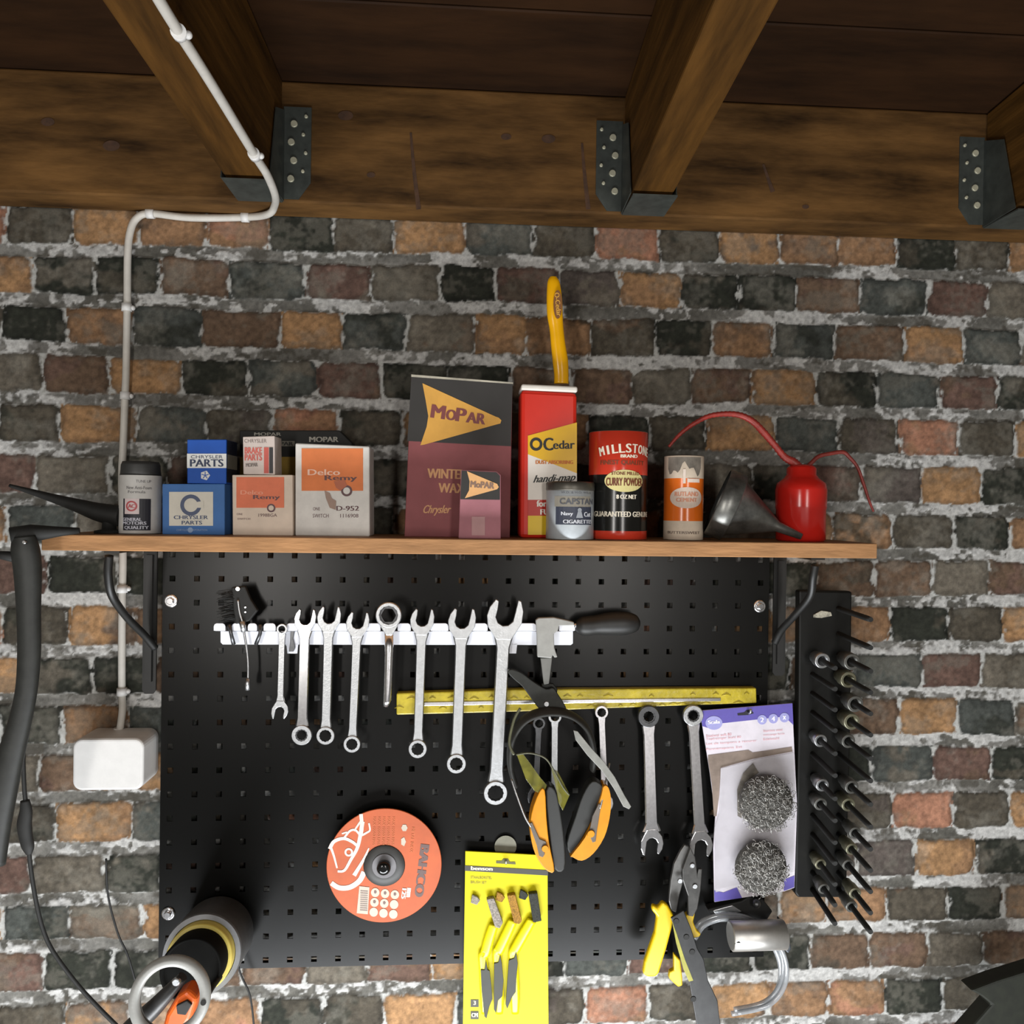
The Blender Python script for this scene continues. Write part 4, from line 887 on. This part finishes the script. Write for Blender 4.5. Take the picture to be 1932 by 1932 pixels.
dec(t, 'hang_slot', ink(84, 82, 30), lambda b: (flat(b, [(936, 1624), (946, 1624), (950, 1620), (958, 1620), (962, 1626), (972, 1626), (973, 1631), (936, 1629)], f)), cd)
dec(t, 'symbols', ink(40, 38, 22), lambda b: (flat(b, [(888, 1886), (903, 1886), (903, 1900), (888, 1900)], f), flat(b, [(888, 1908), (903, 1908), (903, 1923), (888, 1923)], f)), cd)
dec(t, 'symbol_marks', ink(210, 206, 170), lambda b: (text(b, '3', 895.5, 1892, 4, 8, f2, bold=.5), text(b, 'CM', 895.5, 1915, 11, 8, f2, bold=.6)), cd)
b = B(); p = at(954, 1600, -.009); lathe(b, p+Vector((0, .006, 0)), [(21*mpp(-.009), 0), (21*mpp(-.009), .001)], 28, (0, -1, 0)); t.part('hang_tab', b, mat('grey_hang_tab', (108, 106, 90), .5, var=.1))
GY = mat('yellow_brush_plastic', (212, 200, 6), .3, var=.04)
for i, (hd_, hc, hk, blade) in enumerate([(((918, 1697), (932, 1695), (949, 1741), (943, 1752), (934, 1750)), (150, 142, 132), (891, 1690), [(907, 1830), (914, 1830), (917, 1812), (920, 1830), (924, 1832), (927, 1858), (929, 1885), (923, 1900), (918, 1922), (914, 1918), (909, 1870)]),
                            (((957, 1690), (972, 1688), (985, 1738), (980, 1744), (970, 1742)), (160, 118, 44), (938, 1685), [(932, 1818), (940, 1816), (944, 1802), (947, 1818), (950, 1850), (948, 1880), (940, 1888), (936, 1912), (932, 1905)]),
                            (((997, 1687), (1014, 1685), (1022, 1738), (1006, 1741)), (50, 52, 46), (982, 1681), [(960, 1812), (970, 1808), (974, 1796), (977, 1818), (974, 1850), (973, 1872), (966, 1882), (957, 1904), (954, 1895)])]):
    ax_, ay_ = hd_[-1]; x0 = blade[2][0]
    s = smooth_pts([(ax_-2, ay_-6, 9), (ax_-10-3*i, ay_+18, 10), (x0-2, ay_+50, 10), (x0-6, 1800, 9), (x0-4, 1835, 9), (x0-2, 1880, 9), (x0-2, 1912, 7)], 4)
    b = B(); tube(b, [at(x, y, YK-.0052) for x, y, r in s], [r*mpp(YK-.005) for x, y, r in s], 14, flat=(.5, 1)); hnd = t.part('brush_handle', b, GY)
    b = slab(blade, YK-.0104, .003, .0005); t.part('handle_inlay', b, mat('black_inlay', (40, 42, 32), .6, var=.1), hnd, 'black rubber inlay')
    b = slab(hd_, YK-.011, .009, .001); t.part('bristle_block', b, mat('bristles_%d' % i, hc, .6, .3, var=.35, scale=400, bump=.8, bscale=900), hnd)
    b = slab([(hk[0], hk[1]-2), (hk[0]+9, hk[1]+2), (hk[0]+15, hk[1]+9), (hk[0]+9, hk[1]+18), (hk[0]-3, hk[1]+14)], YK-.006, .004, .001); t.part('bristle_tip', b, mat('bristles_%d' % i, hc, .6), hnd)
# ============================================================ STEEL WOOL CARD
YP = -.022; t = Thing('steel_wool_pack', 'white and purple hanging card with two round steel wool pads', 'card pack', at(1420, 1690, YP))
b = slab([(1321, 1341), (1495, 1327), (1500, 1440), (1504, 1520), (1499, 1675), (1480, 1682), (1348, 1702), (1346, 1600), (1350, 1540), (1340, 1460)], YP, .003, .0004); cd = t.part('card', b, paper(206, 200, 208))
f = lay(YP); f2 = lay(YP, .0009)
PU = ink(88, 78, 158)
dec(t, 'hang_slot', ink(26, 24, 34), lambda b: flat(b, [(1391, 1346), (1404, 1344), (1408, 1340), (1416, 1339), (1420, 1343), (1422, 1346), (1412, 1349), (1392, 1350)], f2), cd)
dec(t, 'purple_header', PU, lambda b: flat(b, [(1321, 1341), (1495, 1327), (1497, 1368), (1480, 1352), (1350, 1366), (1344, 1376), (1325, 1370)], f), cd)
dec(t, 'purple_footer', PU, lambda b: flat(b, [(1347.5, 1680), (1365, 1684), (1390, 1674), (1400, 1694), (1348, 1701.5)], f), cd)
dec(t, 'purple_corner', PU, lambda b: flat(b, [(1478, 1660), (1499, 1652), (1498.5, 1674), (1479, 1681)], f), cd)
dec(t, 'round_logo', ink(150, 150, 200), lambda b: (disc_px(b, 1347, 1364, 16, 13, f2), disc_px(b, 1438, 1358, 9, 9, f2), disc_px(b, 1459, 1356, 9, 9, f2), disc_px(b, 1480, 1354, 9, 9, f2)), cd)
f3_ = lay(YP, .0013)
dec(t, 'logo_marks', ink(226, 224, 236), lambda b: (text(b, 'Scala', 1347, 1362, 22, 7, f3_, -4, bold=.6), text(b, '2', 1438, 1358, 6, 9, f3_, bold=.5), text(b, '4', 1459, 1356, 6, 9, f3_, bold=.5), text(b, 'x', 1480, 1354, 6, 7, f3_, bold=.5)), cd)
dec(t, 'small_print', ink(206, 150, 156), lambda b: [text(b, s_, 1332+w_/2, y_, w_, 5, f, -4) for s_, y_, w_ in (('Staalwol soft 80', 1387, 48), ('Topfreiniger Stahl 80', 1393, 66), ('Lot de tampons a recurer', 1401, 96), ('Pannenspons 2st', 1412, 68))]+[text(b, s_, 1440+w_/2, y_, w_, 4, f, -4) for s_, y_, w_ in (('Stainless steel', 1378, 36), ('nettoyage facile', 1386, 40), ('Edelstahl', 1394, 30))], cd)
b = slab([(1336, 1425), (1412, 1415), (1420, 1420), (1494, 1409), (1495, 1418), (1420, 1432), (1360, 1449), (1357, 1500), (1352, 1540), (1347, 1540), (1343, 1480), (1336, 1435)], YP-.0006, .0005); t.part('bronze_window_edge', b, paper(128, 114, 104, .2), cd)
b = slab([(1360, 1450), (1430, 1432), (1498, 1420), (1502, 1520), (1497, 1650), (1350, 1684), (1349, 1560), (1357, 1535)], YP-.004, .0018, .0006); t.part('blister', b, mat('clear_blister', (206, 204, 208), .12, var=.05, alpha=.35), cd)
def wool(cx, cy, rp, seed):
    c = at(cx, cy, YP-.022); R = rp*mpp(YP-.022); b = B(); rg = random.Random(seed)
    m_ = mat('steel_wool_core', (84, 82, 78), .5, .4, var=.3, scale=300, bump=1, bscale=500)
    ball(b, c, R*.93, 1, .38, 1, 28); core = t.part('wool_pad', b, m_)
    b = B()
    for i in range(330):
        a = rg.uniform(0, 6.283); rad = R*math.sqrt(rg.random())*.97; p = Vector((rad*math.cos(a), 0, rad*math.sin(a)))
        hy = -.40*R*math.sqrt(max(0, 1-(rad/R)**2)); rr = rg.uniform(.002, .005); a1_ = rg.uniform(0, 6.28); tl = rg.uniform(-.8, .8); L_ = []
        for k in range(6):
            aa = a1_+k*rg.uniform(.5, .9); L_.append(c+p+Vector((rr*math.cos(aa), hy-.0005+rr*.35*math.sin(aa+tl), rr*math.sin(aa))))
        tube(b, L_, .00045, 4)
    o = t.part('wool_strands', b, mat('steel_strands', (176, 174, 170), .3, .8, var=.2), core); o['kind'] = 'stuff'
wool(1445, 1513, 57, 1); wool(1435, 1636, 55, 2)
b = slab([(1391, 1490), (1402, 1460), (1421, 1440), (1432, 1458), (1405, 1478), (1400, 1545), (1392, 1540)], YP-.006, .0015, .0005); t.part('crumpled_film', b, mat('grey_film', (120, 114, 106), .25, var=.3, alpha=.7), cd)
# ============================================================ TIN SNIPS
Y = -.05; t = Thing('tin_snips', 'grey steel tin snips with yellow handles hanging by the purple card', 'snips', at(1290, 1600, Y))
MS = mat('grey_forged_steel', (100, 99, 97), .38, .6, var=.2, scale=60)
b = slab([(1292, 1594), (1284, 1606), (1272, 1630), (1266, 1660), (1262, 1700), (1266, 1718), (1276, 1722), (1282, 1690), (1290, 1660), (1304, 1640), (1306, 1615), (1300, 1598)], Y, .007, .0012); t.part('blade', b, MS)
b = slab([(1303, 1600), (1312, 1618), (1316, 1650), (1318, 1640), (1325, 1640), (1322, 1680), (1316, 1715), (1308, 1730), (1298, 1728), (1298, 1690), (1288, 1660), (1288, 1640)], Y-.0075, .007, .0012); h = t.part('blade', b, mat('darker_forged_steel', (78, 77, 75), .38, .6, var=.2))
b = B()
for x, y in ((1283, 1662), (1311, 1672), (1306, 1633)): lathe(b, at(x, y, Y-.0078), [(.0042, 0), (.0034, .0015)], 14, (0, -1, 0))
t.part('rivets', b, M_satin, h, 'bright rivets')
GYH = mat('yellow_grip', (214, 178, 5), .35, var=.04)
b = slab([(1232, 1708), (1242, 1713), (1251, 1702), (1260, 1708), (1272, 1728), (1268, 1752), (1258, 1790), (1244, 1836), (1238, 1844), (1222, 1844), (1213, 1838), (1217, 1815), (1236, 1760), (1240, 1730), (1230, 1718)], Y-.004, .012, .0035, seg=3); t.part('handle', b, GYH, label='bright yellow grip')
b = slab([(1294, 1728), (1310, 1718), (1312, 1722), (1308, 1740), (1315, 1756), (1323, 1762), (1320, 1768), (1306, 1771), (1298, 1752)], Y-.004, .012, .002); t.part('handle', b, GYH, label='bright yellow grip')
b = slab([(1272, 1800), (1284, 1812), (1288, 1846), (1288, 1860), (1280, 1863), (1272, 1856), (1262, 1846), (1264, 1834), (1272, 1830)], Y+.012, .010, .002); t.part('latch', b, GYH, label='yellow handle end with a hole')
# long blade tool
Y = -.075; t = Thing('putty_knife', 'long grey saw-like blade tool slanting down past the yellow grips', 'blade', at(1300, 1760, Y))
b = slab([(1266, 1732), (1290, 1718), (1304, 1752), (1316, 1790), (1328, 1810), (1336, 1850), (1354, 1888), (1360, 1940), (1346, 1960), (1320, 1960), (1312, 1920), (1302, 1860), (1288, 1800)], Y, .004, .001); bd = t.part('blade', b, mat('smoky_grey_steel', (48, 48, 48), .4, .6, var=.15))
b = slab([(1268, 1738), (1276, 1760), (1292, 1810), (1308, 1850), (1300, 1852), (1290, 1830), (1276, 1780)], Y-.0008, .0007); t.part('yellow_edge', b, mat('olive_edge', (146, 142, 40), .4, var=.15), bd, 'olive yellow edge strip')
b = B()
for x, y in ((1276, 1738), (1295, 1768), (1306, 1796), (1308, 1885)): lathe(b, at(x, y, Y-.0004), [(.0046, 0), (.004, .0006)], 14, (0, -1, 0))
t.part('holes', b, M_rub, bd, 'dark round holes')
# ============================================================ STEEL RING, SLEEVE
Y = -.06; t = Thing('steel_sleeve', 'bright steel tube sleeve lying sideways below the steel wool card', 'sleeve', at(1425, 1790, Y))
a_, b2 = at(1378, 1766, -.060), at(1480, 1763, -.060); b = B(); r = 27*mpp(-.06)
lathe(b, a_, [(r*.9, 0), (r, .0015), (r, (b2-a_).length-.001), (r*.93, (b2-a_).length)], 40, (b2-a_)); sl = t.part('sleeve', b, mat('brushed_sleeve', (196, 194, 190), .42, .85, var=.05, scale=80))
p = at(1392, 1782, -.075-.026); b = B(); lathe(b, at(1392, 1780, -.060-r*.86), [(.0055, 0), (.005, .0015)], 16, (0, -.86, -.5)); t.part('hole', b, M_rub, sl, 'dark round hole')
b = slab([(1474, 1738), (1482, 1745), (1494, 1790), (1488, 1800), (1478, 1790)], -.05, .02, .002); t.part('end_flange', b, mat('slate_flange', (78, 82, 88), .4, .6, var=.1))
t = Thing('hose_coil', 'coil of clear hose hanging behind the steel sleeve', 'hose', at(1400, 1720, -.03))
cl = mat('clear_hose', (168, 172, 176), .12, .2, var=.1, alpha=.6)
for i, (dx, dy, yy) in enumerate(((0, 0, -.03), (6, 6, -.035), (-5, 8, -.025))):
    s = [(1305+dx, 1765+dy), (1325+dx, 1738+dy), (1370+dx, 1726+dy), (1420+dx, 1736+dy), (1462+dx, 1775+dy), (1478+dx, 1820+dy), (1470+dx, 1862+dy), (1440+dx, 1892+dy), (1385+dx, 1905+dy)]
    P = smooth_pts([tuple(at(x, y, yy)) for x, y in s], 6); b = B(); tube(b, P, .0042, 10); t.part('loop', b, cl)
b = slab([(1345, 1718), (1382, 1708), (1400, 1720), (1392, 1722), (1352, 1728)], -.022, .004, .001); t.part('clip', b, M_satin)
# dark clamp block between the two
b = slab([(1335, 1716), (1400, 1700), (1412, 1692), (1440, 1698), (1458, 1720), (1445, 1740), (1400, 1738), (1352, 1740)], -.02, .018, .002); single('clamp_block', 'dark clamp block behind the clear hose and sleeve', 'clamp', b, M_rub, at(1400, 1740, -.02))
b = B(); ball(b, at(1427, 1705, -.03), .007); single('round_knob', 'small bright round knob under the steel wool pads', 'knob', b, M_dsteel, at(1427, 1705, -.03))

for (x, y, yy, lb_) in ((954, 1626, YK, 'small bright peg hook in the slot of the yellow card'), (1411, 1344, YP, 'small bright peg hook in the slot of the purple topped card')):
    p = at(x, y, yy); b = B(); tube(b, [Vector((p.x, .001, p.z)), Vector((p.x, yy-.006, p.z)), Vector((p.x, yy-.012, p.z+.003)), Vector((p.x, yy-.013, p.z+.008))], .0018, 10)
    single('peg_hook', lb_, 'hook', b, M_satin, (p.x, 0, p.z), 'peg hooks holding the card packs')
# ============================================================ SOCKET RACK
Y = -.02; t = Thing('socket_rack', 'tall narrow black peg rack with rows of black pegs', 'socket rack', at(1555, 1695, Y))
MRK = mat('rack_black', (12, 12, 10), .5, var=.15, spec=.25)
b = slab([(1508, 1114), (1608, 1116), (1606, 1300), (1604, 1440), (1600, 1560), (1598, 1694), (1506, 1694), (1500, 1685), (1506, 1400)], Y, .018, .003); pl = t.part('plate', b, MRK)
b = slab([(1535, 1160), (1550, 1152), (1568, 1155), (1570, 1162), (1550, 1166), (1535, 1165)], Y-.002, .002, .0006); t.part('worn_emblem', b, mat('worn_white_print', (170, 166, 150), .5, var=.35, scale=200), pl)
rows_y = [1148, 1196, 1236, 1272, 1308, 1344, 1384, 1422, 1462, 1500, 1538, 1574, 1610, 1646, 1678]
peg = []
for i, y in enumerate(rows_y):
    for c, x in enumerate((1533, 1582)):
        if c == 0 and i < 2: continue
        ln = .102 if c else .078
        p0 = at(min(x, 1600 - i*0.3), y, Y); p0 = Vector((p0.x, Y, p0.z)); p1 = p0+Vector((0.001, -ln, -.004-.012*i/14))
        b = B(); tube(b, [p0+Vector((0, .001, 0)), p0.lerp(p1, .9), p1], [.0044, .0044, .0038], 10); o = t.part('peg', b, M_rub); peg.append((i, c, p0, p1, o))
rk = random.Random(4)
sk = {(2, 1): 1, (2, 0): 1, (3, 1): 1, (4, 1): 1, (5, 1): 1, (6, 0): 1, (6, 1): 1, (7, 1): 0, (8, 0): 1, (8, 1): 1, (9, 0): 1, (10, 1): 1, (11, 1): 1, (12, 0): 1, (12, 1): 1, (13, 0): 1, (14, 1): 1, (13, 1): 1, (9, 1): 1}
nam = {0: 'left', 1: 'right'}
for (i, c, p0, p1, o) in peg:
    if not sk.get((i, c)): continue
    ro = (.0132 if i < 6 else .0112 if i < 10 else .0098)*(1 if c else .95); ln = .030 if c else .026; off = .022 if c else .012
    d = (p1-p0).normalized(); q = p0+d*(.004+off*((i*2) % 3)/2)
    sm = M_satin if (i, c) in ((2, 0), (6, 0), (8, 0)) else mat('grey_socket', (120, 120, 116), .42, .8, var=.15) if (i+c) % 2 else mat('aged_chrome', (150, 148, 126), .4, .85, var=.15)
    b = B(); lathe(b, q, [(.0042, 0), (ro*.8, 0), (ro*.86, ln*.35), (ro, ln*.45), (ro, ln-.001), (ro*.92, ln), (ro*.66, ln), (ro*.62, ln*.55), (.0042, ln*.5)], 28, d, close=False)
    half = 'upper' if i < 5 else 'middle' if i < 10 else 'lower'
    single('socket', 'steel socket in the %s column of the peg rack, %s row from the top' % (nam[c], ['first', 'second', 'third', 'fourth', 'fifth', 'sixth', 'seventh', 'eighth', 'ninth', 'tenth', 'eleventh', 'twelfth', 'thirteenth', 'fourteenth', 'fifteenth'][i]), 'socket', b, sm, q, 'sockets on the peg rack')

# ============================================================ LOWER LEFT: TUBE HOLDER AND HEAT GUN
cf = at(318, 1886, -.27); cbk = at(410, 1762, -.02)
t = Thing('tube_holder', 'dark tube holder pointing out from the lower left of the board', 'holder', cbk)
ax = (cf-cbk); Lt = ax.length; ax.normalize(); kb = mpp(-.06)
b = B(); R1 = 67*mpp(-.05)
lathe(b, cbk+ax*.0, [(R1*.95, 0), (R1, .002), (R1, Lt*.34), (R1*.98, Lt*.36), (R1*.86, Lt*.36), (R1*.84, Lt*.30), (R1*.84, Lt*.05)], 48, ax, close=False); t.part('rear_sleeve', b, mat('grey_sleeve', (84, 84, 84), .45, var=.1), label='grey rear sleeve')
b = B(); lathe(b, cbk+ax*(Lt*.36), [(R1*.985, 0), (R1*.985, .003), (R1*.86, .003), (R1*.86, 0)], 48, ax, close=False); t.part('grey_rim', b, mat('pale_grey_rim', (128, 130, 134), .4, .2, var=.06), label='pale grey rim')
b = B(); R2 = R1*.84; lathe(b, cbk+ax*(Lt*.36), [(R2, -.02), (R2, Lt*.07), (R2*.97, Lt*.08), (R2*.84, Lt*.08), (R2*.82, Lt*.02)], 48, ax, close=False); t.part('yellow_ring', b, mat('pale_yellow_ring', (206, 186, 92), .45, var=.06), label='pale yellow ring')
b = B(); R3 = R1*.70; lathe(b, cbk+ax*(Lt*.30), [(R3*1.06, 0), (R3*1.06, Lt*.12), (R3*1.06, Lt*.30), (R3*.98, Lt*.31), (R3*.94, Lt*.29), (R3*.1, Lt*.29)], 48, ax); t.part('black_tube', b, mat('matt_black_tube', (9, 9, 7), .8, var=.2, spec=.15))
rf = 73*mpp(-.27); b = B(); lathe(b, cf-ax*.012, [(rf*.74, 0), (rf*.98, 0), (rf, .004), (rf*.97, .012), (rf*.76, .0125), (rf*.73, .006)], 56, ax, close=False); t.part('front_ring', b, mat('translucent_grey_ring', (150, 150, 146), .4, var=.06), label='pale grey plastic front ring')
t2_ = Thing('heat_gun', 'black and orange power tool resting inside the grey ring', 'power tool', at(318, 1890, -.22))
b = B(); s = smooth_pts([(345, 1842, 9), (318, 1872, 13), (290, 1902, 16), (258, 1932, 18), (230, 1960, 18)], 4)
tube(b, [at(x, y, -.235) for x, y, r in s], [r*mpp(-.235) for x, y, r in s], 16); t2_.part('barrel', b, mat('charcoal_plastic', (46, 46, 46), .4, var=.15))
b = slab([(334, 1880), (352, 1868), (372, 1885), (360, 1925), (340, 1955), (302, 1955), (312, 1915)], -.24, .03, .006, seg=3); bo2 = t2_.part('housing', b, mat('orange_housing', (224, 96, 24), .4, var=.08), label='bright orange housing')
b = slab([(332, 1898), (352, 1888), (362, 1896), (350, 1916), (334, 1914)], -.244, .004, .001); t2_.part('dark_vent', b, M_rub, bo2)
b = B(); lathe(b, at(333, 1852, -.252), [(.006, 0), (.004, .003)], 14, (0, -1, 0)); t2_.part('metal_button', b, M_satin)
pr = cf+Vector((rf*.86, 0, -rf*.1)); b = B(); tube(b, [pr, pr.lerp(cbk+ax*(Lt*.58)+Vector((R3*.9, 0, -R3*.4)), .6), cbk+ax*(Lt*.55)+Vector((R3*.95, 0, -R3*.4))], .0035, 10); t.part('ring_arm', b, M_rub)
# hanging cords behind holder
for P, lb_ in (([(200, 1620, .005), (204, 1690, .005), (222, 1760, .005), (240, 1800, .005), (255, 1850, .005)], 'faint thin cord against the bricks left of the tube holder'),
          ([(440, 1790, -.02), (455, 1840, -.02), (472, 1880, -.02), (480, 1945, -.02)], 'thin dark cord hanging below the tube holder')):
    b = B(); tube(b, smooth_pts([tuple(at(*q)) for q in P], 6), .0016, 8); single('thin_cord', lb_, 'cord', b, M_rub, at(*P[0]))
# objects peeping in at the lower frame edge
b = slab([(1832, 1869), (1880, 1851), (1960, 1826), (1960, 2000), (1780, 2000), (1838, 1935), (1872, 1896), (1852, 1880)], -.10, .03, .003); single('green_case', 'dark green object cut off by the bottom right corner', 'case', b, mat('dark_green_plastic', (26, 29, 20), .7, var=.25), at(1900, 1950, -.15))
